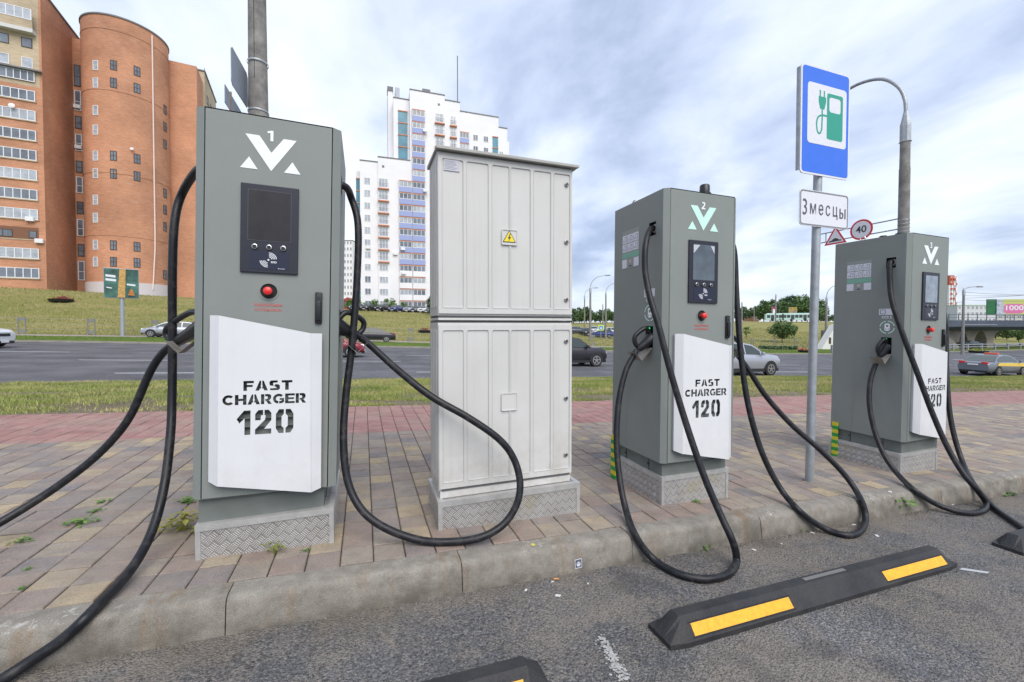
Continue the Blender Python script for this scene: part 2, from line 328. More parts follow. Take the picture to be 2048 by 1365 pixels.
M_paint = mat('road_paint', (.66, .67, .70), .7, 0, .15, 9, coords='World')
M_roof = mat('roof_edge', (.18, .18, .19), .7)

# ---------------------------------------------------------------- mesh helpers
class MB:
    def __init__(s): s.v = []; s.f = []; s.m = []; s.uv = []
    def add(s, vs, fs, mi=0):
        o = len(s.v); s.v += [tuple(v) for v in vs]; s.f += [tuple(i+o for i in f) for f in fs]; s.m += [mi]*len(fs); return s
    def box(s, a, b, mi=0, M=None):
        (x0, y0, z0), (x1, y1, z1) = a, b
        vs = [(x0, y0, z0), (x1, y0, z0), (x1, y1, z0), (x0, y1, z0), (x0, y0, z1), (x1, y0, z1), (x1, y1, z1), (x0, y1, z1)]
        if M: vs = [M @ Vector(v) for v in vs]
        return s.add(vs, [(0, 3, 2, 1), (4, 5, 6, 7), (0, 1, 5, 4), (1, 2, 6, 5), (2, 3, 7, 6), (3, 0, 4, 7)], mi)
    def prism(s, pts, y0, y1, mi=0, M=None, plane='xz'):   # polygon extruded along the third axis
        n = len(pts)
        def P(p, d): return (p[0], d, p[1]) if plane == 'xz' else ((p[0], p[1], d) if plane == 'xy' else (d, p[0], p[1]))
        vs = [P(p, y0) for p in pts]+[P(p, y1) for p in pts]
        if M: vs = [M @ Vector(v) for v in vs]
        fs = [tuple(range(n)), tuple(range(2*n-1, n-1, -1))]+[(i, i+n, (i+1) % n+n, (i+1) % n) for i in range(n)]
        return s.add(vs, fs, mi)
    def cyl(s, c, r0, r1, h, n=16, mi=0, axis='z', M=None, cap=True):
        vs = []
        for k, r in ((0, r0), (h, r1)):
            for i in range(n):
                a = 2*pi*i/n; p = (r*cos(a), r*sin(a), k)
                if axis == 'x': p = (p[2], p[0], p[1])
                if axis == 'y': p = (p[0], p[2], p[1])
                vs.append((c[0]+p[0], c[1]+p[1], c[2]+p[2]))
        if M: vs = [M @ Vector(v) for v in vs]
        fs = [(i, (i+1) % n, (i+1) % n+n, i+n) for i in range(n)]
        if cap: fs += [tuple(range(n-1, -1, -1)), tuple(range(n, 2*n))]
        return s.add(vs, fs, mi)
    def tube(s, pts, r, n=8, mi=0, cap=True):
        pts = [Vector(p) for p in pts]; rs = r if hasattr(r, '__len__') else [r]*len(pts)
        up = None; vs = []
        for i, p in enumerate(pts):
            d = (pts[min(i+1, len(pts)-1)]-pts[max(i-1, 0)]).normalized()
            if up is None: up = Vector((0, 0, 1)) if abs(d.z) < .9 else Vector((1, 0, 0))
            a = d.cross(up).normalized(); up = a.cross(d).normalized()
            for k in range(n): vs.append(p+(a*cos(2*pi*k/n)+up*sin(2*pi*k/n))*rs[i])
        fs = [(i*n+k, i*n+(k+1) % n, (i+1)*n+(k+1) % n, (i+1)*n+k) for i in range(len(pts)-1) for k in range(n)]
        if cap: fs += [tuple(range(n-1, -1, -1)), tuple(range(len(vs)-n, len(vs)))]
        return s.add(vs, fs, mi)
    def lathe(s, prof, c=(0, 0, 0), n=16, mi=0, M=None):
        vs = [(c[0]+r*cos(2*pi*i/n), c[1]+r*sin(2*pi*i/n), c[2]+z) for r, z in prof for i in range(n)]
        if M: vs = [M @ Vector(v) for v in vs]
        fs = [(j*n+i, j*n+(i+1) % n, (j+1)*n+(i+1) % n, (j+1)*n+i) for j in range(len(prof)-1) for i in range(n)]
        return s.add(vs, fs, mi)
    def mesh(s, name, mats, smooth=False, bevel=0, uvscale=None):
        me = bpy.data.meshes.new(name); me.from_pydata(s.v, [], s.f)
        for m in (mats if isinstance(mats, (list, tuple)) else [mats]): me.materials.append(m)
        me.polygons.foreach_set('material_index', s.m)
        bm = bmesh.new(); bm.from_mesh(me); bmesh.ops.recalc_face_normals(bm, faces=bm.faces)
        if bevel:
            ed = [e for e in bm.edges if len(e.link_faces) == 2 and e.calc_face_angle(0) > .5]
            bmesh.ops.bevel(bm, geom=ed, offset=bevel, segments=2, affect='EDGES', profile=.6, clamp_overlap=True)
        if uvscale is not None:                 # metric box projection: u along the wall, v up
            uv = bm.loops.layers.uv.new('UVMap')
            for f in bm.faces:
                n = f.normal
                for l in f.loops:
                    c = l.vert.co
                    if abs(n.z) > .7: l[uv].uv = (c.x, c.y)
                    elif uvscale == 'cyl': l[uv].uv = (math.atan2(c.y, c.x)*5.4, c.z)
                    else:
                        d = Vector((-n.y, n.x)).normalized() if (n.x or n.y) else Vector((1, 0)); l[uv].uv = (c.x*d.x+c.y*d.y, c.z)
        bm.to_mesh(me); bm.free()
        if smooth:
            me.polygons.foreach_set('use_smooth', [True]*len(me.polygons))
            try: me.set_sharp_from_angle(angle=rad(38))
            except Exception: pass
        me.update(); return me
    def obj(s, name, mats, parent=None, M=None, **k):
        return link(name, s.mesh(name, mats, **k), parent, M)
def link(name, data, parent=None, M=None):
    o = bpy.data.objects.new(name, data); COL.objects.link(o)
    if parent: o.parent = parent
    if M is not None: o.matrix_local = M
    return o
def tag(o, label=None, cat=None, group=None, kind=None):
    if label: o['label'] = label
    if cat: o['category'] = cat
    if group: o['group'] = group
    if kind: o['kind'] = kind
    return o
def thing(name, label, cat, loc=(0, 0, 0), rz_=0, group=None):
    o = bpy.data.objects.new(name, None); COL.objects.link(o); o.location = loc; o.rotation_euler = (0, 0, rz_); o.empty_display_size = .1
    return tag(o, label, cat, group)
def copy_tree(o, parent=None):
    c = o.copy(); COL.objects.link(c)
    if parent: c.parent = parent
    for ch in list(o.children): copy_tree(ch, c)
    return c
def text_obj(name, body, size, mats, parent, M, offset=0.0, ext=.0006, align='CENTER', xs=1.0, shear=0):
    c = bpy.data.curves.new(name, 'FONT'); c.body = body; c.size = size*50; c.align_x = align; c.align_y = 'CENTER'; c.offset = offset*50; c.extrude = ext*50; c.resolution_u = 4; c.shear = shear
    t = bpy.data.objects.new('tmp', c); COL.objects.link(t)
    dg = bpy.context.evaluated_depsgraph_get(); me = bpy.data.meshes.new_from_object(t.evaluated_get(dg)); bpy.data.objects.remove(t)
    me.materials.clear(); me.materials.append(mats)
    me.transform(Matrix.Scale(.02, 4) @ Matrix.Diagonal((xs, 1, 1, 1))); return link(name, me, parent, M)
def fill(loops, M, ext=.0008):                   # flat sheet with holes from nested loops, real thickness
    c = bpy.data.curves.new('f', 'CURVE'); c.dimensions = '2D'; c.fill_mode = 'BOTH'; c.extrude = ext*50
    for lp in loops:
        sp = c.splines.new('POLY'); sp.points.add(len(lp)-1)
        for i, p in enumerate(lp): sp.points[i].co = (p[0]*50, p[1]*50, 0, 1)
        sp.use_cyclic_u = True
    t = bpy.data.objects.new('tmp', c); COL.objects.link(t)
    dg = bpy.context.evaluated_depsgraph_get(); me = bpy.data.meshes.new_from_object(t.evaluated_get(dg)); bpy.data.objects.remove(t)
    me.transform(M @ Matrix.Scale(.02, 4)); return me
FRONT = Matrix(((1, 0, 0, 0), (0, 0, -1, 0), (0, 1, 0, 0), (0, 0, 0, 1)))      # xy sheet -> xz, facing -y
def spline(P, k=8):                              # Catmull-Rom
    P = [Vector(p) for p in P]; out = []
    for i in range(len(P)-1):
        a, b, c, d = P[max(i-1, 0)], P[i], P[i+1], P[min(i+2, len(P)-1)]
        for j in range(k):
            t = j/k; out.append(.5*((2*b)+(c-a)*t+(2*a-5*b+4*c-d)*t*t+(3*b-a-3*c+d)*t**3))
    out.append(P[-1]); return out
def rrect(x0, y0, x1, y1, r, n=4):
    o = []
    for cx, cy, a0 in ((x1-r, y0+r, -90), (x1-r, y1-r, 0), (x0+r, y1-r, 90), (x0+r, y0+r, 180)):
        for i in range(n+1): a = rad(a0+90*i/n); o.append((cx+r*cos(a), cy+r*sin(a)))
    return o
def circ(cx, cy, r, n=24, a0=0, a1=360): return [(cx+r*cos(rad(a0+(a1-a0)*i/n)), cy+r*sin(rad(a0+(a1-a0)*i/n))) for i in range(n if a1-a0 == 360 else n+1)]
def ringsec(cx, cy, r0, r1, a0, a1, n=10, ax=1.0): return [(cx+ax*r1*cos(rad(a0+(a1-a0)*i/n)), cy+r1*sin(rad(a0+(a1-a0)*i/n))) for i in range(n+1)]+[(cx+ax*r0*cos(rad(a1-(a1-a0)*i/n)), cy+r0*sin(rad(a1-(a1-a0)*i/n))) for i in range(n+1)]

# ---------------------------------------------------------------- ground
def sheet(name, S, T, zf, m, kind='structure', parent=None):
    vs = [(s, t, zf(s, t)) for t in T for s in S]; n = len(S)
    fs = [(j*n+i, j*n+i+1, (j+1)*n+i+1, (j+1)*n+i) for j in range(len(T)-1) for i in range(n-1)]
    o = MB().add(vs, fs).obj(name, m, parent, smooth=True)
    if kind: o['kind'] = kind
    return o
Sfar = list(range(-200, 401, 5))
Snear = [-30+.5*i for i in range(0, 180)]
sheet('parking_asphalt', [-12+.5*i for i in range(0, 90)], [-8+.5*i for i in range(21)]+[2.6], lambda s, t: pz(s)-.15, M_asph)
sheet('pavement_bed', [-30, 90], [2.05, 6.36], lambda s, t: pz(s)-.016, mat('joint_sand', (.10, .085, .065), .95, coords='World'))
def verge_z(s, t):
    g = ground(s, t)
    return g-.012+.03*math.sin(s*1.3)*math.sin(t*1.7)*(1 if t > 6.8 else 0)
sheet('verge_soil', Snear+[80, 120, 200], [6.36, 6.8]+[7.2+.41*i for i in range(21)], verge_z, M_soil)
sheet('road', Sfar, [15.4+2.76*i for i in range(9)], lambda s, t: rz(s, t), M_road)
# carriageway markings
lm = MB()
def dash(s0, s1, t, w=.13):
    n = max(1, int((s1-s0)/1.5)); 
    for i in range(n):
        a, b = s0+(s1-s0)*i/n, s0+(s1-s0)*(i+1)/n
        lm.add([(a, t-w/2, rz(a, t)+.006), (b, t-w/2, rz(b, t)+.006), (b, t+w/2, rz(b, t)+.006), (a, t+w/2, rz(a, t)+.006)], [(0, 1, 2, 3)])
for t, off in ((18.1, -8.1), (23.4, -11.7), (28.1, -7.6)):
    for k in range(-5, 12):
        a = off+k*10.2; dash(a, a+3.4, t)
lm.obj('lane_markings', M_paint)['kind'] = 'structure'
# far kerb, median, path, slopes
kb = MB()
for t0, t1, h in ((37.4, 37.65, .12),):
    for i in range(len(Sfar)-1):
        a, b = Sfar[i], Sfar[i+1]; za, zb = rz(a, t0), rz(b, t0)
        kb.add([(a, t0, za), (b, t0, zb), (b, t0, zb+h), (a, t0, za+h), (b, t1, zb+h), (a, t1, za+h)], [(0, 1, 2, 3), (3, 2, 4, 5)])
kb.obj('far_kerb', mat('far_kerb_concrete', (.30, .28, .25), .9, 0, .2, 2, coords='World'))['kind'] = 'structure'
sheet('median_grass', Sfar, [37.65, 40, 43, 46], lambda s, t: rz(s, t)+.115, M_verge)
sheet('footpath', Sfar, [46, 48, 50.2], lambda s, t: rz(s, t)+.09, mat('path_paving', (.34, .29, .26), .9, 0, .15, .8, coords='World'))
sheet('grass_slope', Sfar, [50.2, 52, 54, 57, 60, 63, 66, 69, 72, 75, 78, 82, 86, 90, 95, 100, 106, 112, 118, 124, 130, 140, 160, 200, 300, 500, 900, 1600], lambda s, t: ground(s, t)+.0, M_slope)
sheet('far_ground', [-1800, -200, 400, 2200], [-300, -8.1, 900, 2200], lambda s, t: -4.2, mat('far_ground', (.10, .12, .05), .95))

# ---------------------------------------------------------------- kerb stones
kerb = tag(bpy.data.objects.new('kerb', None), kind='structure'); COL.objects.link(kerb)
kprof = [(2.155, 0), (2.075, 0), (2.055, -.004), (2.042, -.014), (2.034, -.032), (2.018, -.19), (2.155, -.19)]
def kstone():
    me_b = MB(); g = .0022; vs = []
    xs = [g, g+.006, .25, .5, .75, 1-g-.006, 1-g]
    for i, x in enumerate(xs):
        ins = .003 if i in (0, len(xs)-1) else 0
        for (t, z) in kprof: vs.append((x, t+(ins if t < 2.1 and z > -.15 else 0), z-(ins if z > -.04 else 0)-.04*x))
    n = len(kprof); fs = [(i*n+k, i*n+(k+1) % n, (i+1)*n+(k+1) % n, (i+1)*n+k) for i in range(len(xs)-1) for k in range(n)]+[tuple(range(n)), tuple(range(len(vs)-1, len(vs)-n-1, -1))]
    return me_b.add(vs, fs).mesh('kerb_stone', M_kerb, smooth=True)
KS = kstone()
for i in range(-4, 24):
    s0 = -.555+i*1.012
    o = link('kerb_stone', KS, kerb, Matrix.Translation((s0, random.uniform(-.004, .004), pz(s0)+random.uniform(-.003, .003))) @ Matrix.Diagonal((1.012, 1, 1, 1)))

# ---------------------------------------------------------------- pavers
pavement = tag(bpy.data.objects.new('pavement', None), kind='structure'); COL.objects.link(pavement)
def paver_geo(w, d, g=.0022, c=.004, h=.045):
    x0, x1, y0, y1 = g, w-g, g, d-g
    vs = [(x0, y0, -h), (x1, y0, -h), (x1, y1, -h), (x0, y1, -h), (x0, y0, -c), (x1, y0, -c), (x1, y1, -c), (x0, y1, -c),
          (x0+c, y0+c, 0), (x1-c, y0+c, 0), (x1-c, y1-c, 0), (x0+c, y1-c, 0)]
    fs = [(0, 1, 5, 4), (1, 2, 6, 5), (2, 3, 7, 6), (3, 0, 4, 7), (4, 5, 9, 8), (5, 6, 10, 9), (6, 7, 11, 10), (7, 4, 8, 11), (8, 9, 10, 11)]
    return vs, fs
pvv, pvf = paver_geo(PV, PV)
PMesh = MB().add(pvv, pvf).mesh('paver', M_pav)
foot = [(-.78, 2.40, -.15, 3.0), (.40, 2.39, 1.33, 2.80), (1.93, 2.34, 2.54, 2.95), (4.58, 2.35, 5.18, 2.95)]
def visible(s, t):
    X = s*cA-t*sA; Y = s*sA+t*cA
    return Y > .3 and -1.5 < X/Y < 1.4
cells = []
S_0 = -.116-PV*40
for j in range(27):
    for i in range(280):
        s = S_0+i*PV; t = 2.158+j*PV
        if not (visible(s, t) or visible(s+PV, t)): continue
        if any(a < s and s+PV < c and b < t and t+PV < d for a, b, c, d in foot): continue
        Y = s*sA+t*cA; cells.append((1.0/Y**3, i, j, s, t))
cells.sort(reverse=True)
rest = MB(); restr = MB()
for n, (q, i, j, s, t) in enumerate(cells):
    dz = random.gauss(0, .0014); rx = random.gauss(0, .006); ry = random.gauss(0, .006); red = j >= 17+(1 if s < -1.5 else 0)
    if n < 300:
        link('paver', PMesh, pavement, Matrix.Translation((s, t, pz(s)+dz-.001)) @ Euler((rx, .04+ry, 0)).to_matrix().to_4x4())
    else:
        (restr if red else rest).add([(s+x, t+y, pz(s+x)+dz+z+rx*(y-PV/2)+ry*(x-PV/2)-.001) for x, y, z in pvv], pvf)
rest.obj('pavers', M_pav, pavement)['kind'] = 'stuff'
restr.obj('red_pavers', M_red, pavement)['kind'] = 'stuff'

# ---------------------------------------------------------------- stencil letters (no islands)
def G_A(w):
    c = w/2
    L_ = [(0, 0), (w*.30, 0), (w*.36, .2), (c-.05, .2), (c-.05, .40), (w*.42, .40), (c-.05, .66), (c-.05, 1), (w*.34, 1)]
    return [L_, [(w-x, y) for x, y in L_][::-1]]
GL = {
 'F': (.98, [[(0, 0), (0, 1), (.98, 1), (.98, .76), (.34, .76), (.34, .60), (.88, .60), (.88, .38), (.34, .38), (.34, 0)]]),
 'A': (1.2, G_A(1.2)),
 'S': (1.05, [[(.45, .43), (.68, .30), (.68, .23), (.05, .20), (.08, 0), (.85, 0), (1.02, .14), (1.02, .46), (.88, .60), (.60, .62)], [(.42, .46), (.36, .66), (.36, .76), (.80, .78), (.80, 1), (.16, 1), (0, .86), (0, .56), (.14, .46)]]),
 'T': (1.05, [[(.34, 0), (.34, .76), (0, .76), (0, 1), (1.05, 1), (1.05, .76), (.70, .76), (.70, 0)]]),
 'C': (1.08, [ringsec(.58, .5, .24, .5, 42, 318, 16, 1.15)]),
 'H': (1.1, [[(0, 0), (0, 1), (.34, 1), (.34, .62), (.76, .62), (.76, 1), (1.1, 1), (1.1, 0), (.76, 0), (.76, .38), (.34, .38), (.34, 0)]]),
 'R': (1.08, [[(0, 0), (0, 1), (.33, 1), (.33, 0)], [(.40, 1), (.80, 1), (.98, .90), (1.02, .66), (.92, .46), (.80, .38), (1.08, 0), (.72, 0), (.50, .32), (.40, .32), (.40, .50), (.62, .52), (.68, .64), (.62, .76), (.40, .78)]]),
 'G': (1.12, [ringsec(.58, .5, .24, .5, 40, 270, 14, 1.15)+[(1.0, .0+.08), (1.12, .18), (1.12, .56), (.60, .56), (.60, .36), (.80, .36), (.80, .26), (.66, .25)][::-1][0:0]+[], [(.62, 0), (.95, .06), (1.12, .18), (1.12, .56), (.62, .56), (.62, .37), (.82, .37), (.82, .28), (.62, .25)]]),
 'E': (.98, [[(0, 0), (0, 1), (.98, 1), (.98, .78), (.34, .78), (.34, .61), (.90, .61), (.90, .40), (.34, .40), (.34, .22), (.98, .22), (.98, 0)]]),
 '1': (.6, [[(.34, 0), (.34, .68), (.12, .48), (0, .66), (.32, 1), (.6, 1), (.6, 0)]]),
 '2': (.72, [[(0, .58), (0, .84), (.14, 1), (.35, 1), (.35, .78), (.26, .78), (.24, .58)], [(.41, 1), (.60, 1), (.72, .86), (.72, .56), (.40, .22), (.72, .22), (.72, 0), (0, 0), (0, .20), (.44, .60), (.46, .76), (.41, .78)]]),
 '0': (.8, [[(.36, 0), (.14, 0), (0, .2), (0, .8), (.14, 1), (.36, 1), (.36, .80), (.26, .70), (.26, .30), (.36, .20)], [(.44, 0), (.44, .20), (.54, .30), (.54, .70), (.44, .80), (.44, 1), (.66, 1), (.8, .8), (.8, .2), (.66, 0)]]),
}
GL['G'] = (1.12, [ringsec(.58, .5, .24, .5, 42, 265, 14, 1.15), [(.62, 0), (.95, .06), (1.12, .18), (1.12, .56), (.66, .56), (.66, .37), (.84, .37), (.84, .28), (.62, .25)]])
def word(txt, x0, x1, z0, z1, gap=.1):
    tot = sum(GL[c][0] for c in txt)+gap*(len(txt)-1); k = (x1-x0)/tot; h = z1-z0; x = x0; out = []
    for c in txt:
        wd, lps = GL[c]
        for lp in lps: out.append([(x+p[0]*k, z0+p[1]*h) for p in lp])
        x += (wd+gap)*k
    return out
LOGO = [[(.167, 1.80), (.228, 1.80), (.281, 1.722), (.335, 1.80), (.394, 1.80), (.281, 1.63)], [(.184, 1.689), (.146, 1.631), (.222, 1.631)], [(.376, 1.689), (.338, 1.631), (.414, 1.631)]]
def cuts(): return word('FAST', .183, .396, .533, .582, .14)+word('CHARGER', .096, .460, .465, .515, .09)+word('120', .156, .403, .317, .437, .20)

# ---------------------------------------------------------------- charging stations
W, CW, CE, DP, BH = .56, .043, .025, .6236, 1.90
def surf(s, t):
    if t < 2.04: return pz(s)-.15+(0 if t < 2.005 else (t-2.005)/.035*.14)
    return pz(s)
def clear_len(o, u, d, r=.0205):                # farthest length along a sight line that stays clear of kerb and ground
    for k in range(500):
        q = o+u*(d*(1-k*.001))
        if all(q.z >= surf(q.x, q.y+e)+r*f for e, f in ((0, 1), (.022, .25), (-.022, .25))): return d*(1-k*.001)
    return d
def add_cable(name, parent, base, pts, r=.0205):
    back = base.inverted()
    P = spline([base @ p for p in pts], 10)
    o = Vector((0, 0, CH)); U = [(p-o).normalized() for p in P]; D = [(p-o).length for p in P]
    DM = [clear_len(o, u, d*1.04) for u, d in zip(U, D)]; D = [min(a_, b_) for a_, b_ in zip(D, DM)]
    for _ in range(26): D = [D[0]]+[min(DM[i], (D[i-1]+D[i]*2+D[i+1])/4) for i in range(1, len(D)-1)]+[D[-1]]
    P = [o+u*d for u, d in zip(U, D)]
    P = [back @ p for p in P]; mb = MB(); mb.tube(P, r, 14)
    return mb.obj(name, M_cable, parent, smooth=True)
def connector(parent, S, J, up, side):
    """socket end S, cable end J (local points); a grip loop stands off above the barrel"""
    S, J = Vector(S), Vector(J); d = (J-S); u = Vector(up)
    mb = MB(); P = [S, S+d*.22, S+d*.5, S+d*.8, J, J+d*.12]
    mb.tube(P, [.046, .046, .038, .031, .028, .021], 14)
    c = mb.obj('connector', M_plastic, parent, smooth=True)
    l = MB(); A = S+d*.10+u*.035; B = S+d*.60+u*.105; C2 = S+d*1.12+u*.100; D2 = S+d*1.22+u*.062; E2 = S+d*.88+u*.010
    l.tube(spline([S+d*.08, A, S+d*.3+u*.088, B, C2, D2, S+d*1.10+u*.022, E2], 5), .0165, 10)
    l.obj('grip', M_plastic, c, smooth=True)
    return c
def station(num, label, pos, rot, plinth, cables, opt):
    root = thing('charging_station', label, 'charging station', (plinth[0], plinth[1], pz(plinth[0])), 0, 'charging stations along the kerb')
    T0 = Matrix.Translation(root.location); inv = T0.inverted()
    M = inv @ Matrix.Translation(pos) @ Matrix.Rotation(rad(rot[0]), 4, 'Z') @ Matrix.Rotation(rad(rot[1]), 4, 'Y') @ Matrix.Rotation(rad(rot[2]), 4, 'X')
    # body shell with chamfered front edges, rear half plus open slots
    x0, x1 = -CW, W+CW
    sl = [(.100, .176, 1.597, 1.693), (.116, .200, .795, .950)]
    b = MB()
    for sx, side in ((x0, -1), (x1, 1)):
        ys = [CE, .100, .116, .176, .200, DP]; zs = [0, .795, .95, 1.597, 1.693, BH]
        for i in range(len(ys)-1):
            for j in range(len(zs)-1):
                ym, zm = (ys[i]+ys[i+1])/2, (zs[j]+zs[j+1])/2
                if any(a < ym < c and d < zm < e for a, c, d, e in sl): continue
                b.add([(sx, ys[i], zs[j]), (sx, ys[i+1], zs[j]), (sx, ys[i+1], zs[j+1]), (sx, ys[i], zs[j+1])], [(0, 1, 2, 3)])
        for a, c, d, e in sl:
            bx = sx-side*.07
            b.add([(sx, a, d), (sx, c, d), (sx, c, e), (sx, a, e), (bx, a, d), (bx, c, d), (bx, c, e), (bx, a, e)], [(0, 1, 5, 4), (1, 2, 6, 5), (2, 3, 7, 6), (3, 0, 4, 7), (4, 5, 6, 7)], 1)
    b.add([(x0, CE, 0), (0-.004, 0, 0), (0-.004, 0, BH), (x0, CE, BH), (x1, CE, 0), (W+.004, 0, 0), (W+.004, 0, BH), (x1, CE, BH)], [(0, 1, 2, 3), (4, 7, 6, 5)])
    b.add([(x0, DP, 0), (x1, DP, 0), (x1, DP, BH), (x0, DP, BH)], [(0, 1, 2, 3)])
    hexa = [(x0, CE), (-.004, 0), (W+.004, 0), (x1, CE), (x1, DP), (x0, DP)]
    b.add([(p[0], p[1], BH) for p in hexa]+[(p[0], p[1], 0) for p in hexa], [tuple(range(6)), tuple(range(11, 5, -1))])
    b.add([(-.004, 0, 0), (-.004, .02, 0), (-.004, .02, BH), (-.004, 0, BH), (W+.004, 0, 0), (W+.004, .02, 0), (W+.004, .02, BH), (W+.004, 0, BH)], [(0, 1, 2, 3), (4, 5, 6, 7)])
    b.add([(-.004, .02, 0), (W+.004, .02, 0), (W+.004, .02, BH), (-.004, .02, BH)], [(0, 1, 2, 3)], 1)
    b.obj('body', [M_green, M_gap], root, M)
    # door leaf with the round hole of the stop button
    hole = circ(.277, 1.027, .038, 28)
    dm = fill([[(.001, .004), (W-.001, .004), (W-.001, BH-.006), (.001, BH-.006)], hole], Matrix.Translation((0, .004, 0)) @ FRONT, .004)
    dm.materials.append(M_green); door = link('door', dm, root, M)
    MB().cyl((.277, .004, 1.027), .0379, .0379, .014, 28, 0, 'y').obj('button_recess', M_gap, door, smooth=True)
    rg = fill([circ(.277, 1.027, .045, 32), circ(.277, 1.027, .0385, 32)], Matrix.Translation((0, -.0015, 0)) @ FRONT, .001); rg.materials.append(M_green); link('button_ring', rg, door)
    MB().lathe([(0, -.052), (.012, -.052), (.019, -.047), (.0205, -.040), (.0205, -.032), (.012, -.028), (.012, .0)], (0, 0, 0), 20, 0, Matrix.Translation((.277, .012, 1.027)) @ Matrix.Rotation(rad(-90), 4, 'X') @ Matrix.Scale(-1, 4, (0, 0, 1)) @ Matrix.Scale(-1, 4, (0, 0, 1))).obj('emergency_button', M_redb, door, smooth=True)
    text_obj('lettering', 'Аварийная\nостановка', .024, M_redt, door, Matrix.Translation((.275, -.0012, .946)) @ FRONT, 0, .0003)
    # logo and number
    for i, lp in enumerate(LOGO):
        me = fill([lp], Matrix.Translation((0, -.0013, 0)) @ FRONT, .0005); me.materials.append(opt['logo']); link('logo', me, door)
    NUM = {1: [[(.014, 0), (.014, .040), (.002, .037), (0, .046), (.018, .052), (.027, .052), (.027, 0)]],
           2: [[(0, 0), (0, .008), (.018, .026), (.022, .034), (.020, .041), (.014, .043), (.009, .040), (.003, .045), (.008, .050), (.016, .052), (.026, .050), (.032, .043), (.032, .033), (.027, .024), (.015, .010), (.033, .010), (.033, 0)]],
           3: [[(0, .005), (.004, .013), (.010, .010), (.018, .010), (.022, .014), (.021, .019), (.014, .022), (.009, .022), (.009, .030), (.019, .042), (.002, .042), (.002, .052), (.031, .052), (.031, .044), (.021, .031), (.029, .027), (.032, .018), (.030, .007), (.022, .001), (.010, 0)]]}
    me = fill([[(x+.262, z+1.780) for x, z in lp] for lp in NUM[num]], Matrix.Translation((0, -.0013, 0)) @ FRONT, .0005); me.materials.append(M_logo); link('number', me, door)
    # screen unit
    su = MB().box((.152, -.012, 1.117), (.408, 0, 1.556)).obj('screen_unit', M_bezel, door, bevel=.003)
    # (grand-children only from here: attach straight to the station)
    su.parent = root; su.matrix_local = M
    MB().box((.186, -.0135, 1.279), (.373, -.010, 1.525)).obj('display', opt['disp'], su)
    MB().box((.183, -.0132, 1.276), (.376, -.0121, 1.528)).obj('display_frame', mat('display_edge', (.06, .065, .08), .3), su)
    MB().box((.193, -.0130, 1.135), (.366, -.0119, 1.227)).obj('card_reader', mat('card_reader', (.012, .016, .040), .3), su)
    for bx in (.216, .279, .342):
        q = MB(); q.lathe([(.0, -.009), (.006, -.009), (.0065, -.006), (.008, -.006), (.0095, -.009), (.0125, -.008), (.0125, 0)], (0, 0, 0), 18, 0, Matrix.Translation((bx, -.013, 1.245)) @ Matrix.Rotation(rad(-90), 4, 'X'))
        q.v = [(v[0], -.013-(v[1]+.013), v[2]) if False else v for v in q.v]
        q.obj('push_button', M_chrome, su, smooth=True)
        MB().cyl((bx, -.0235, 1.245), .0075, .0075, .006, 14, 0, 'y').obj('push_button', M_plastic, su, smooth=True)
    lp = []
    for r in (.010, .017, .024, .031): lp.append(ringsec(.279, 1.186, r, r+.0035, 5, 92, 8)); lp.append(ringsec(.272, 1.180, r, r+.0035, 185, 272, 8))
    lp.append(circ(.276, 1.183, .0045, 12))
    me = fill(lp, Matrix.Translation((0, -.0136, 0)) @ FRONT, .0003); me.materials.append(M_signw); link('card_symbol', me, su)
    text_obj('lettering', 'RFID', .0125, M_signw, su, Matrix.Translation((.300, -.0136, 1.172)) @ FRONT, .0004, .0003)
    text_obj('lettering', '● ▬▬▬▬', .006, M_signw, su, Matrix.Translation((.334, -.0136, 1.142)) @ FRONT, 0, .0003)
    if num == 2:
        for tri in ([(.188, 1.523), (.245, 1.523), (.188, 1.462)], [(.337, 1.523), (.371, 1.523), (.371, 1.468)]):
            me = fill([tri], Matrix.Translation((0, -.0139, 0)) @ FRONT, .0003); me.materials.append(mat('peeling_film', (.50, .52, .56), .3)); link('film_corner', me, su)
    # handle
    h = MB().box((.490, -.016, .868), (.525, 0, 1.034)).obj('handle', M_plastic, root, M, bevel=.008, smooth=True)
    MB().box((.496, -.026, .885), (.519, -.014, .985)).obj('lever', M_plastic, h, bevel=.006, smooth=True)
    MB().cyl((.5075, -.0185, 1.012), .0075, .0075, .004, 14, 0, 'y').obj('lock', mat('lock_grey', (.05, .052, .06), .4), h, smooth=True)
    # louvres in the door behind the cover
    for k in range(8):
        z = .30+k*.042
        MB().add([(.12, -.002, z), (.45, -.002, z), (.45, -.022, z+.006), (.12, -.022, z+.006), (.12, -.002, z+.034), (.45, -.002, z+.034)], [(0, 1, 2, 3), (3, 2, 5, 4), (0, 3, 4), (1, 5, 2)]).obj('louvre', M_greenD, door)
    # white cover panel, folded at both sides, letters cut right through
    yc, ye, th = -.052, -.020, .0012
    outer = [(.079, .077), (.488, .002), (.477, .819), (.079, .898)]
    pm = fill([outer]+cuts(), Matrix.Translation((0, yc, 0)) @ FRONT, th)
    bm = bmesh.new(); bm.from_mesh(pm)
    def fold(q):                                  # q: four (x,y,z) corners
        n = (Vector(q[1])-Vector(q[0])).cross(Vector(q[2])-Vector(q[1])).normalized()*th
        v = [bm.verts.new(Vector(p)+n) for p in q]+[bm.verts.new(Vector(p)-n) for p in q]
        for f in ((0, 1, 2, 3), (7, 6, 5, 4), (0, 4, 5, 1), (1, 5, 6, 2), (2, 6, 7, 3), (3, 7, 4, 0)): bm.faces.new([v[i] for i in f])
    fold([(.034, ye, .094), (.0785, yc, .077), (.0785, yc, .898), (.034, ye, .898)])
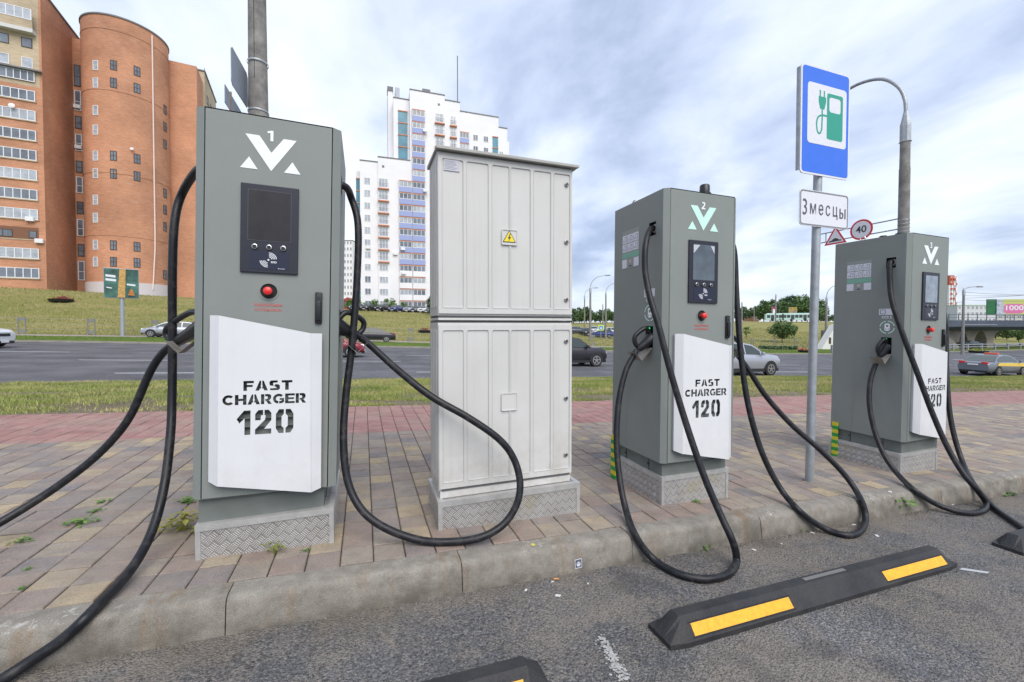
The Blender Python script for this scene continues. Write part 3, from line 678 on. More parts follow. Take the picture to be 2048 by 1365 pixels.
    fold([(.4885, yc, .002), (.532, ye-.008, .012), (.527, ye-.008, .818), (.4775, yc, .819)])
    fold([(.034, ye+.001, .094), (.034, ye+.001, .898), (.040, 0, .890), (.040, 0, .10)])
    bmesh.ops.recalc_face_normals(bm, faces=bm.faces); bm.to_mesh(pm); bm.free(); pm.materials.append(M_white)
    link('cover_panel', pm, root, M)
    # neck and plinth
    nx0, nx1 = -.020, .523
    nb = MB().box((nx0, .03, -.125), (nx1+.02, DP-.03, -.002)).obj('neck', M_greenD, root, M)
    for xx, yy in ((nx0-.002, .17), (nx0-.002, .45), (nx1+.022, .17)):
        MB().box((xx-.001, yy-.0015, -.12), (xx+.001, yy+.0015, -.004)).obj('seam', M_gap, nb)
        MB().cyl((xx-.003, yy+.012, -.05), .006, .006, .006, 10, 0, 'x').obj('bolt', M_plastic, nb)
    px0, py0, px1, py1, ztop = plinth; g = pz(px0)
    A = lambda p: (p[0]-px0, p[1]-py0, p[2]-g)
    base = MB().box(A((px0+.004, py0+.004, g-.09)), A((px1-.004, py1-.004, ztop-.004))).obj('plinth', M_tread, root, uvscale=1)
    tr = .022
    for (a, c, dd, e) in ((px0, py0, px0+tr, py0+tr), (px1-tr, py0, px1, py0+tr), (px0, py1-tr, px0+tr, py1), (px1-tr, py1-tr, px1, py1)):
        MB().box(A((a, c, g-.09)), A((dd, e, ztop-.033))).obj('corner_trim', M_alu, base)
    tt = MB()
    tt.box(A((px0-.001, py0-.001, ztop-.033)), A((px1+.001, py0+.03, ztop))); tt.box(A((px0-.001, py1-.03, ztop-.033)), A((px1+.001, py1+.001, ztop)))
    tt.box(A((px0-.001, py0+.03, ztop-.033)), A((px0+.03, py1-.03, ztop))); tt.box(A((px1-.03, py0+.03, ztop-.033)), A((px1+.001, py1-.03, ztop)))
    tt.box(A((px0+.03, py0+.03, ztop-.03)), A((px1-.03, py1-.03, ztop-.008)))
    tt.obj('trim_frame', M_alu, base)
    # top fittings
    for (ex, ey) in opt.get('eyes', []):
        MB().tube([Vector((ex, ey+.022*cos(a), BH+.022+.022*sin(a))) for a in [2*pi*i/14 for i in range(15)]], .005, 6).obj('lifting_eye', M_chrome, root, M, smooth=True)
    for (ex, ey, r, hh) in opt.get('caps', []):
        MB().lathe([(r*1.25, 0), (r*1.25, hh*.2), (r, hh*.25), (r*.96, hh*.9), (r*.8, hh), (0, hh)], (ex, ey, BH), 14).obj('antenna_cap', M_plastic, root, M, smooth=True)
    # side print: info sheet, connector label, ring symbol
    if opt.get('print'):
        SM = M @ Matrix(((0, 0, -1, x0-.0012), (-1, 0, 0, 0), (0, 1, 0, 0), (0, 0, 0, 1)))      # sheet x -> -y, facing -x
        def pr(name, lps, m, par=root, z=0):
            me = fill(lps, Matrix.Translation((0, 0, z)), .0003); me.materials.append(m); return link(name, me, par, SM)
        lab = pr('info_sheet', [rrect(-.510, 1.404, -.290, 1.700, .004)], mat('info_film', (.27, .30, .29), .4))
        def sub(name, lps, m, z=.0008): me = fill(lps, Matrix.Translation((0, 0, z)), .0003); me.materials.append(m); return link(name, me, lab)
        pw = mat('label_white', (.66, .67, .74), .5)
        for r_ in range(2):
            for c_ in range(3):
                a = -.505+c_*.071; zz = 1.603-r_*.069
                sub('instruction_box', [rrect(a, zz, a+.065, zz+.062, .003)], pw)
                sub('instruction_mark', [[(a+.03, zz+.012), (a+.056, zz+.012), (a+.056, zz+.05), (a+.03, zz+.05)], [(a+.034, zz+.016), (a+.052, zz+.016), (a+.052, zz+.046), (a+.034, zz+.046)]], mat('label_ink', (.22, .22, .30), .5), .0015)
                t = text_obj('lettering', str(r_*3+c_+1), .026, mat('label_ink', (.22, .22, .30), .5), lab, Matrix.Translation((a+.014, zz+.020, .0015)), .0003, .0003)
        sub('green_band', [[(-.507, 1.483), (-.293, 1.483), (-.293, 1.524), (-.507, 1.524)]], mat('label_green', (.19, .42, .32), .5))
        for a in (-.507, -.355): sub('blank_label', [rrect(a, 1.408, a+.062, 1.476, .002)], pw)
        sub('symbol', [circ(-.400, 1.455, .013, 12), ], mat('label_peach', (.55, .42, .38), .5)); sub('symbol', [rrect(-.415, 1.415, -.385, 1.425, .003)], M_signk)
        l2 = pr('socket_label', [rrect(-.222, 1.161, -.100, 1.219, .003)], pw)
        me = fill([rrect(-.212, 1.168, -.168, 1.212, .01), rrect(-.207, 1.173, -.173, 1.207, .008)], Matrix.Translation((0, 0, .001)), .0003); me.materials.append(mat('label_ink', (0, 0, 0))); link('symbol', me, l2)
        text_obj('lettering', 'CCS 2', .030, M_logo, l2, Matrix.Translation((-.160, 1.138, .0004)), .0006, .0003)
        rr = [ringsec(-.154, 1.046, .053, .060, a, a+74, 12) for a in (12, 100, 190, 280)]
        ring = pr('socket_symbol', rr, M_logoG)
        me = fill([rrect(-.175, 1.012, -.133, 1.082, .014), circ(-.154, 1.058, .011, 12), circ(-.164, 1.028, .0055, 8), circ(-.144, 1.028, .0055, 8)], Matrix.Identity(4), .0003); me.materials.append(M_logo); link('symbol', me, ring)
    # holsters, connectors, cables
    for sgn, c in cables:
        sx = x0 if sgn < 0 else x1
        k = sgn
        hm = MB(); q0 = Vector((sx, .110, .795)); 
        hm.add([(sx+k*.002, .112, .795), (sx+k*.002, .205, .795), (sx+k*.095, .205, .705), (sx+k*.095, .112, .705), (sx+k*.150, .205, .765), (sx+k*.150, .112, .765)], [(0, 1, 2, 3), (3, 2, 4, 5)])
        hm.obj('holster', mat('holster_metal', (.30, .28, .25), .5, .3, .2, 20), root, M)
        if sgn < 0: MB().box((sx+k*-.001, .155, .905), (sx+k*-.0035, .175, .94)).obj('status_light', mat('green_led', (.0, .8, .15), .4, emit=1.2), root, M)
        sock = M @ Vector((sx-k*.03, .158, .868)); 
        if c.get('joint'):
            J = inv @ c['joint']; J0 = sock+(J-sock)*.80
            connector(root, sock, J0, ((M.to_3x3() @ Vector((0, 0, 1)))+(M.to_3x3() @ Vector((k*.25, 0, 0)))).normalized(), k)
        ex = M @ Vector((sx-k*.05, .138, 1.648)); ex1 = M @ Vector((sx+k*.02, .136, 1.640))
        cb = add_cable('cable', root, T0, [ex, ex1]+[inv @ p for p in c['path']])
        gl = MB().lathe([(.022, 0), (.034, .002), (.034, .016), (.028, .030), (.0225, .034)], (0, 0, 0), 14, 0, Matrix.Translation(M @ Vector((sx-k*.045, .138, 1.650))) @ (M.to_3x3().to_4x4()) @ Matrix.Rotation(k*rad(90), 4, 'Y')).obj('cable_gland', mat('gland_grey', (.55, .53, .50), .5), cb, smooth=True)
        if c.get('path2'):
            add_cable('cable', root, T0, [J0+(J-J0)*.0]+[inv @ p for p in c['path2']])
    if opt.get('marker'):
        a, bq, top, bot = opt['marker']; mk = None
        n = 10
        for i in range(n):
            z0_, z1_ = bot+(top-bot)*i/n, bot+(top-bot)*(i+1)/n
            o = MB().box((-.062, a, z0_), (-.047, bq, z1_)).obj('warning_tape', mat('tape_green', (.02, .30, .06), .5) if i % 2 == 0 else mat('tape_yellow', (.62, .55, .03), .5), root, M)
    return root
def P(*a): return at(*a)
g1 = lambda x, y, off=.0205: on_pav(x, y, off)
d1 = mat('dark_display', (.024, .022, .026), .32, 0, .3, 14, spec=.4)
d2 = mat('grey_reflection_display', (.10, .125, .155), .15, 0, .3, 9, spec=.7)  # reflection in this screen is put into its slate base colour
d3 = mat('sky_reflection_display', (.22, .27, .34), .12, 0, .35, 12, spec=.8)  # sky mirrored in this screen is painted as a paler base colour
asz = -.15+.0205
st1 = station(1, 'grey-green charging station numbered 1 on tread-plate plinth, nearest on the left', (-.7487, 2.3977, .3997), (.09, 1.255, 0), (-.778, 2.400, -.158, 3.02, .277),
  [(-1, dict(joint=P(338, 694, 2.36), path=[P(366, 384, 2.33), P(350, 440, 2.29), P(345, 540, 2.28), P(345, 700, 2.30), P(344, 800, 2.28), P(341, 870, 2.23), P(329, 970, 2.13), P(305, 1060, 2.0), P(264, 1137, 1.84), g1(200, 1207), P(130, 1275, 1.575), P(50, 1330, 1.53), P(-60, 1400, 1.45), P(-200, 1480, 1.38)],
      path2=[P(326, 706, 2.35), P(300, 745, 2.35), P(263, 828, 2.34), P(225, 880, 2.32), P(175, 928, 2.28), P(105, 980, 2.22), P(30, 1028, 2.12), P(-60, 1080, 2.0), P(-200, 1160, 1.85)])),
   (1, dict(joint=P(722, 677, 2.50), path=[P(702, 395, 2.50), P(716, 450, 2.47), P(714, 560, 2.44), P(704, 690, 2.40), P(692, 790, 2.36), P(687, 880, 2.30), P(695, 960, 2.26), P(722, 1018, 2.22), P(770, 1056, 2.19), g1(840, 1081), g1(905, 1084), P(962, 1075, 2.24), P(1006, 1050, 2.30), P(1033, 1010, 2.34), P(1040, 965, 2.37), P(1027, 917, 2.40), P(997, 878, 2.38), P(937, 836, 2.36), P(862, 793, 2.355), P(795, 740, 2.42), P(742, 692, 2.48), P(722, 677, 2.50)]))],
  dict(logo=M_logo, disp=d1))
st2 = station(2, 'grey-green charging station numbered 2, standing right of the white cabinet', (1.967, 2.331, .2928), (-.795, .835, -.509), (1.934, 2.345, 2.533, 2.96, .198),
  [(-1, dict(joint=P(1272, 702, 2.98), path=[P(1291, 490, 2.88), P(1290, 540, 2.86), P(1300, 595, 2.80), P(1318, 655, 2.74), P(1340, 740, 2.68), P(1362, 815, 2.64), P(1386, 890, 2.58), P(1411, 960, 2.52), P(1441, 1030, 2.46), P(1466, 1085, 2.38), g1(1473, 1122, asz), g1(1460, 1146, asz), g1(1430, 1157, asz), g1(1392, 1157, asz), g1(1345, 1143, asz), P(1300, 1112, 2.46), P(1268, 1066, 2.56), P(1248, 1005, 2.66), P(1237, 940, 2.75), P(1233, 870, 2.82), P(1238, 800, 2.88), P(1251, 743, 2.93), P(1268, 710, 2.97), P(1272, 702, 2.98)])),
   (1, dict(joint=P(1476, 712, 3.42), path=[P(1468, 500, 3.30), P(1473, 590, 3.26), P(1479, 680, 3.20), P(1490, 775, 3.15), P(1506, 850, 3.10), P(1530, 920, 3.06), P(1566, 985, 3.02), P(1610, 1032, 2.98), P(1655, 1060, 2.98), g1(1697, 1071, asz), g1(1722, 1061, asz), P(1731, 1035, 3.12), P(1721, 998, 3.16), P(1690, 951, 3.22), P(1640, 900, 3.28), P(1583, 850, 3.34), P(1532, 793, 3.38), P(1497, 740, 3.41), P(1476, 712, 3.42)]))],
  dict(logo=M_logoG, disp=d2, eyes=[(.02, .45)], caps=[(.345, .06, .036, .080)], print=1, marker=(.549, .612, .060, -.295)))
st3 = station(3, 'grey-green charging station numbered 3, farthest right beyond the blue sign', (4.650, 2.347, .1828), (.83, .596, .19), (4.588, 2.36, 5.15, 2.98, .075),
  [(-1, dict(joint=P(1757, 716, 3.92), path=[P(1780, 570, 3.85), P(1786, 610, 3.80), P(1806, 670, 3.72), P(1836, 750, 3.66), P(1866, 830, 3.60), P(1896, 897, 3.52), P(1926, 947, 3.42), P(1955, 982, 3.36), g1(1972, 1006, asz), g1(1968, 1021, asz), g1(1942, 1027, asz), P(1902, 1020, 3.26), P(1858, 1001, 3.36), P(1814, 968, 3.50), P(1775, 922, 3.64), P(1751, 868, 3.76), P(1739, 810, 3.84), P(1741, 760, 3.89), P(1753, 725, 3.92), P(1757, 716, 3.92)])),
   (1, dict(path=[P(1890, 640, 4.22), P(1893, 740, 4.12), P(1900, 830, 4.02), P(1918, 905, 3.92), P(1945, 965, 3.80), P(1985, 1012, 3.62), P(2030, 1045, 3.45), P(2090, 1085, 3.25), P(2200, 1140, 3.0)]))],
  dict(logo=M_logo, disp=d3, eyes=[(.0, .40)], caps=[(.02, .24, .03, .02), (.04, .12, .035, .022)], print=1, marker=(.548, .600, .062, -.305)))

# ---------------------------------------------------------------- distribution cabinet
def cabinet():
    g = pz(.40); root = thing('distribution_cabinet', 'tall pale grey two-door electrical cabinet on tread-plate plinth between stations 1 and 2', 'electrical cabinet', (.40, 2.39, g))
    A = Matrix.Translation((-.40, -2.39, -g)) 
    x0, x1, y0, y1 = .409, 1.282, 2.43, 2.74
    for z0, z1, nm in ((1.306, 2.262, 'upper_case'), (.268, 1.264, 'lower_case')):
        b = MB(); b.box((x0, y0+.012, z0), (x1, y1, z1))
        for k in range(4):
            yy = y0+.045+k*.062; b.box((x0-.004, yy, z0+.05), (x0, yy+.030, z1-.04)); b.box((x1, yy, z0+.05), (x1+.004, yy+.030, z1-.04))
        b.obj(nm, M_cab, root, A, bevel=.002)
    for z0, z1 in ((1.264, 1.277), (1.281, 1.291), (1.295, 1.306)): MB().box((x0+.003, y0+.016, z0), (x1-.003, y1-.003, z1)).obj('joint_strip', M_cabD if z0 != 1.281 else M_cab, root, A)
    MB().box((x0+.002, y0+.002, 1.279), (x1-.002, y1-.002, 1.293)).obj('joint_strip', M_cab, root, A)
    cols = [(.437, .558), (.582, .713), (.739, .846), (.860, .986), (1.010, 1.126), (1.150, 1.262)]
    for di, (z0, z1) in enumerate(((1.318, 2.250), (.283, 1.252))):
        out = [(x0+.003, z0), (x1-.003, z0), (x1-.003, z1), (x0+.003, z1)]
        sq = (.797, .899, 1.741, 1.835) if di == 0 else (.795, .898, .721, .830)
        d = MB().box((x0+.003, y0+.004, z0), (x1-.003, y0+.013, z1)).obj('door', M_cab, root, A, bevel=.0015)
        # raised frame around recessed bays
        lps = [out]+[rrect(a, z0+.036, b, z1-.034, .010) for a, b in cols]
        me = fill(lps, Matrix.Translation((0, y0+.0015, 0)) @ FRONT, .0024); me.materials.append(M_cab); link('door_rib', me, d)
        for a, b in cols:
            me = fill([rrect(a-.0035, z0+.0325, b+.0035, z1-.0305, .012), rrect(a-.0012, z0+.035, b+.0012, z1-.033, .010)], Matrix.Translation((0, y0-.0015, 0)) @ FRONT, .0012); me.materials.append(mat('rib_edge', (.46, .47, .48), .5)); link('door_rib', me, d)
        me = fill([rrect(sq[0], sq[2], sq[1], sq[3], .006), rrect(sq[0]+.0045, sq[2]+.0045, sq[1]-.0045, sq[3]-.0045, .004)], Matrix.Translation((0, y0-.004, 0)) @ FRONT, .003); me.materials.append(M_cab); link('square_frame', me, d)
        me = fill([rrect(sq[0]+.003, sq[2]+.003, sq[1]-.003, sq[3]-.003, .004)], Matrix.Translation((0, y0-.002, 0)) @ FRONT, .001); me.materials.append(M_cab); link('square_plate', me, d)
        for zz in ((2.154, 1.785, 1.414) if di == 0 else (1.145, .774, .404)):
            MB().lathe([(.014, 0), (.014, -.004), (.0105, -.006), (.009, -.003), (0, -.003)], (0, 0, 0), 18, 0, Matrix.Translation((1.238, y0-.001, zz)) @ Matrix.Rotation(rad(-90), 4, 'X')).obj('lock', mat('lock_steel', (.33, .33, .34), .4, .6), d, smooth=True)
            MB().cyl((1.238, y0-.0065, zz), .0055, .0055, .003, 10, 0, 'y').obj('lock', M_plastic, d)
        if di == 0:
            q = .846; zz = 1.752
            for nm, s_, m, yy in (('warning_triangle', 1.0, M_signk, -.0050), ('warning_triangle', .84, mat('warning_yellow', (.85, .68, .02), .4), -.0062)):
                r = .049*s_; cz = zz+.030; me = fill([[(q+r*cos(rad(a)), cz+r*sin(rad(a))) for a in (90, 210, 330)]], Matrix.Translation((0, y0+yy, 0)) @ FRONT, .0004); me.materials.append(m); link(nm, me, d)
            me = fill([[(q+.004, 1.812), (q-.010, 1.780), (q-.001, 1.780), (q-.006, 1.760), (q+.011, 1.790), (q+.001, 1.790), (q+.010, 1.812)]], Matrix.Translation((0, y0-.0072, 0)) @ FRONT, .0004); me.materials.append(M_signk); link('lightning_bolt', me, d)
            lb = MB().box((.446, y0-.0012, 2.150), (.538, y0-.0003+.001, 2.214)).obj('rating_label', mat('rating_label', (.50, .51, .58), .5), d)
            mb = MB()
            for k in range(7):
                zz = 2.206-k*.0075; mb.box((.451, y0-.0018, zz-.0012), (.451+random.uniform(.05, .08), y0-.0011, zz+.0006))
            mb.obj('print_lines', mat('label_ink', (0, 0, 0)), d)
    r = MB().prism([(y0-.036, 2.258), (y0+.0, 2.262), (y1+.03, 2.262), (y1+.03, 2.285), (y0-.036, 2.276)], x0-.012, x1+.030, plane='yz').obj('roof', mat('cabinet_roof', (.40, .40, .38), .6, 0, .15, 6), root, A, bevel=.003)
    MB().box((x0+.01, y0+.008, .225), (x1-.01, y1, .268)).obj('base_strip', M_cab, root, A)
    MB().box((x0+.02, y0+.004, .268), (x1-.015, y0+.011, .2815)).obj('bottom_gap', M_cabD, root, A)
    px0, py0, px1, py1, zt = .400, 2.392, 1.322, 2.79, .225
    b = MB().box((px0+.004, py0+.004, g-.12), (px1-.004, py1-.004, zt-.004)).obj('plinth', M_tread, root, A, uvscale=1); tr = .024
    for (a, c) in ((px0, py0), (px1-tr, py0), (px0, py1-tr), (px1-tr, py1-tr)): MB().box((a, c, g-.12), (a+tr, c+tr, zt-.034)).obj('corner_trim', M_alu, b)
    t = MB(); t.box((px0-.001, py0-.001, zt-.034), (px1+.001, py0+.03, zt)); t.box((px0-.001, py1-.03, zt-.034), (px1+.001, py1+.001, zt)); t.box((px0-.001, py0+.03, zt-.034), (px0+.03, py1-.03, zt)); t.box((px1-.03, py0+.03, zt-.034), (px1+.001, py1-.03, zt)); t.box((px0+.03, py0+.03, zt-.03), (px1-.03, py1-.03, zt-.006))
    t.obj('trim_frame', M_alu, b)
cabinet()

# ---------------------------------------------------------------- road sign of the charging bays
def charge_sign():
    root = thing('road_sign', 'blue charging point sign over white plate lettered 3 месцы on grey steel post', 'road sign', (3.535, 2.44, pz(3.535)))
    I = Matrix.Translation((-3.535, -2.44, -pz(3.535)))
    MB().tube([(3.525, 2.44, pz(3.52)-.02), (3.585, 2.44, 3.25)], .032, 16).obj('post', M_galv, root, I, smooth=True)
    def plate(nm, x0, x1, z0, z1, r, y, m, th=.002, par=None):
        me = fill([rrect(x0, z0, x1, z1, r)], Matrix.Translation((0, y, 0)) @ FRONT, th); me.materials.append(m); return link(nm, me, par or root, I if not par else None)
    b = plate('sign_board', 3.304, 3.884, 2.474, 3.350, .032, 2.402, M_signw, .004)
    plate('blue_field', 3.320, 3.868, 2.490, 3.334, .026, 2.3972, M_blue, .0005, b)
    plate('white_field', 3.376, 3.838, 2.725, 3.212, .030, 2.3958, M_signw, .0005, b)
    bk = MB(); bk.box((3.298, 2.407, 2.50), (3.300+.01, 2.432, 3.32)); bk.box((3.876, 2.407, 2.50), (3.886, 2.432, 3.32)); bk.box((3.31, 2.4065, 3.0), (3.876, 2.412, 3.03)); bk.box((3.31, 2.4065, 2.75), (3.876, 2.412, 2.78)); bk.obj('rear_frame', M_galv, b)
    def sheet_(nm, lps, m, y=2.3946):
        me = fill(lps, Matrix.Translation((0, y, 0)) @ FRONT, .0005); me.materials.append(m); link(nm, me, b)
    sheet_('fuel_pump_symbol', [rrect(3.602, 2.782, 3.792, 3.155, .018), rrect(3.628, 3.005, 3.766, 3.128, .024)], M_signg)
    plug = [(3.502, 3.075), (3.502, 3.115), (3.512, 3.115), (3.512, 3.165), (3.526, 3.165), (3.526, 3.115), (3.560, 3.115), (3.560, 3.165), (3.574, 3.165), (3.574, 3.115), (3.588, 3.115), (3.588, 3.075), (3.570, 3.015), (3.520, 3.015)]
    sheet_('plug_symbol', [plug], M_signg)
    me = MB().tube([Vector((x, 2.3946, z)) for x, z in spline2([(3.545, 3.02), (3.545, 2.93), (3.542, 2.86), (3.530, 2.825), (3.508, 2.815), (3.488, 2.84), (3.482, 2.90), (3.500, 2.945), (3.545, 2.965), (3.602, 2.968)])], .0085, 6).obj('cable_symbol', M_signg, b)
    me.scale = (1, .08, 1); me.location = (0, 2.3946*.92, 0)
    p = plate('sign_plate', 3.307, 3.888, 2.058, 2.348, .030, 2.402, M_signw, .003)
    me = fill([rrect(3.312, 2.063, 3.883, 2.343, .027), rrect(3.322, 2.073, 3.873, 2.333, .022)], Matrix.Translation((0, 2.3978, 0)) @ FRONT, .0005); me.materials.append(mat('plate_border', (.22, .22, .24), .5)); link('border', me, p)
    for ch, x, z, sz in (('3', 3.366, 2.200, .185), ('м', 3.460, 2.203, .155), ('е', 3.553, 2.203, .155), ('с', 3.636, 2.203, .155), ('ц', 3.722, 2.203, .155)):
        text_obj('lettering', ch, sz, mat('plate_ink', (.10, .10, .12), .5), p, Matrix.Translation((x, 2.3972, z)) @ FRONT, 0, .0005, xs=.72)
    letter_y(p)
def letter_y(p):
    x, z = 3.778, 2.146; t_ = .013
    for lps in ([[(x, z), (x, z+.083), (x+t_, z+.083), (x+t_, z+.052), (x+.034, z+.052), (x+.045, z+.044), (x+.048, z+.027), (x+.044, z+.008), (x+.034, z)], [(x+t_, z+.011), (x+t_, z+.041), (x+.030, z+.041), (x+.035, z+.027), (x+.030, z+.011)]], [[(x+.062, z), (x+.062, z+.083), (x+.062+t_, z+.083), (x+.062+t_, z)]]):
        me = fill(lps, Matrix.Translation((0, 2.3972, 0)) @ FRONT, .0005); me.materials.append(mat('plate_ink', (0, 0, 0))); link('lettering', me, p)
def spline2(P): return [(v.x, v.y) for v in spline([(p[0], p[1], 0) for p in P], 6)]
charge_sign()

# ---------------------------------------------------------------- wheel stops
def wheel_stop(x0, y0, x1, y1, label):
    v = Vector((x1-x0, y1-y0)); Ln = v.length; g = pz(x0)-.15
    root = thing('wheel_stop', label, 'wheel stop', (x0, y0, g), 0, 'rubber wheel stops in front of the chargers')
    M = Matrix.Rotation(math.atan2(v.y, v.x), 4, 'Z') @ Matrix.Rotation(.04, 4, 'Y')
    w_, h = .165, .095; b = MB(); pts = []
    prof = [(0, 0), (0, .022), (.052, h-.012), (.064, h), (.112, h), (.122, h-.012), (w_, .022), (w_, 0)]
    for x, k in ((0, 0), (.0, .0), (.085, 1), (Ln-.085, 1), (Ln, 0)):
        for (y, z) in prof: pts.append((x, y if k else (y*.86+.012), z if k else min(z, .022)))
    n = len(prof); fs = [(i*n+k, i*n+(k+1) % n, (i+1)*n+(k+1) % n, (i+1)*n+k) for i in range(4) for k in range(n)]+[tuple(range(n)), tuple(range(5*n-1, 4*n-1, -1))]
    b.add(pts, fs).obj('body', mat('wheel_stop_rubber', (.016, .017, .021), .58, 0, .5, 7, .45, 90, col2=(.042, .041, .042), spec=.35), root, M, smooth=False)
    sl = Vector((0, .052, h-.012))-Vector((0, 0, .022)); nrm = Vector((0, -sl.z, sl.y)).normalized()
    def on(x, f, o=.0015): return Vector((x, 0, .022))+sl*f+nrm*o
    for a, c in ((.13, .74), (Ln-.68, Ln-.11)):
        MB().add([on(a, .20), on(c, .20), on(c, .78), on(a, .78), on(a, .20, -.004), on(c, .20, -.004), on(c, .78, -.004), on(a, .78, -.004)], [(0, 1, 2, 3), (0, 4, 5, 1), (1, 5, 6, 2), (2, 6, 7, 3), (3, 7, 4, 0)]).obj('reflective_strip', M_yel, root, M)
        fr = MB()
        for f0, f1 in ((.12, .17), (.81, .86)): fr.add([on(a-.012, f0, .002), on(c+.012, f0, .002), on(c+.012, f1, .002), on(a-.012, f1, .002)], [(0, 1, 2, 3)])
        fr.obj('strip_rim', M_rubber, root, M)
    MB().box((Ln*.5-.16, .078, h+.0005), (Ln*.5+.16, .098, h+.0025)).obj('top_mark', mat('worn_mark', (.16, .16, .16), .7), root, M)
wheel_stop(1.205, 1.388, 3.36, 1.425, 'black rubber wheel stop with two yellow strips, whole in view before station 2')
wheel_stop(-1.42, 1.30, .64, 1.335, 'black rubber wheel stop cut by the bottom edge, only its right end showing')
wheel_stop(3.97, 1.375, 6.05, 1.41, 'black rubber wheel stop cut by the right edge, only its left tip showing')

# ---------------------------------------------------------------- windows (shared meshes)
WC = {}
def window(parent, M, w_, h_, n=2, fm=None, gm=None, fr=.07, transom=0, name='window'):
    fm = fm or M_frameW; gm = gm or M_glass; key = (round(w_, 2), round(h_, 2), n, fm.name, fr, transom)
    if key not in WC:
        b = MB(); b.box((0, -.02, 0), (w_, .05, fr)); b.box((0, -.02, h_-fr), (w_, .05, h_)); b.box((0, -.02, fr), (fr, .05, h_-fr)); b.box((w_-fr, -.02, fr), (w_, .05, h_-fr))
        for i in range(1, n): b.box((w_*i/n-fr*.5, -.02, fr), (w_*i/n+fr*.5, .05, h_-fr))
        if transom: b.box((fr, -.018, h_*transom-fr*.4), (w_-fr, .048, h_*transom+fr*.4))
        WC[key] = b.mesh('window', fm)
    pk = ('p', round(w_, 2), round(h_, 2), gm.name)
    if pk not in WC: WC[pk] = MB().box((.03, .012, .03), (w_-.03, .022, h_-.03)).mesh('pane', gm)
    o = link(name, WC[key], parent, M); link('pane', WC[pk], o); return o
def FM(org, ex, ey):                            # frame: x along the wall, y inwards, z up
    ex = Vector((ex[0], ex[1], 0)); ey = Vector((ey[0], ey[1], 0)); m = Matrix.Identity(4)
    for i in range(3): m[i][0] = ex[i]; m[i][1] = ey[i]; m[i][3] = org[i]
    return m
def T(x, y, z): return Matrix.Translation((x, y, z))

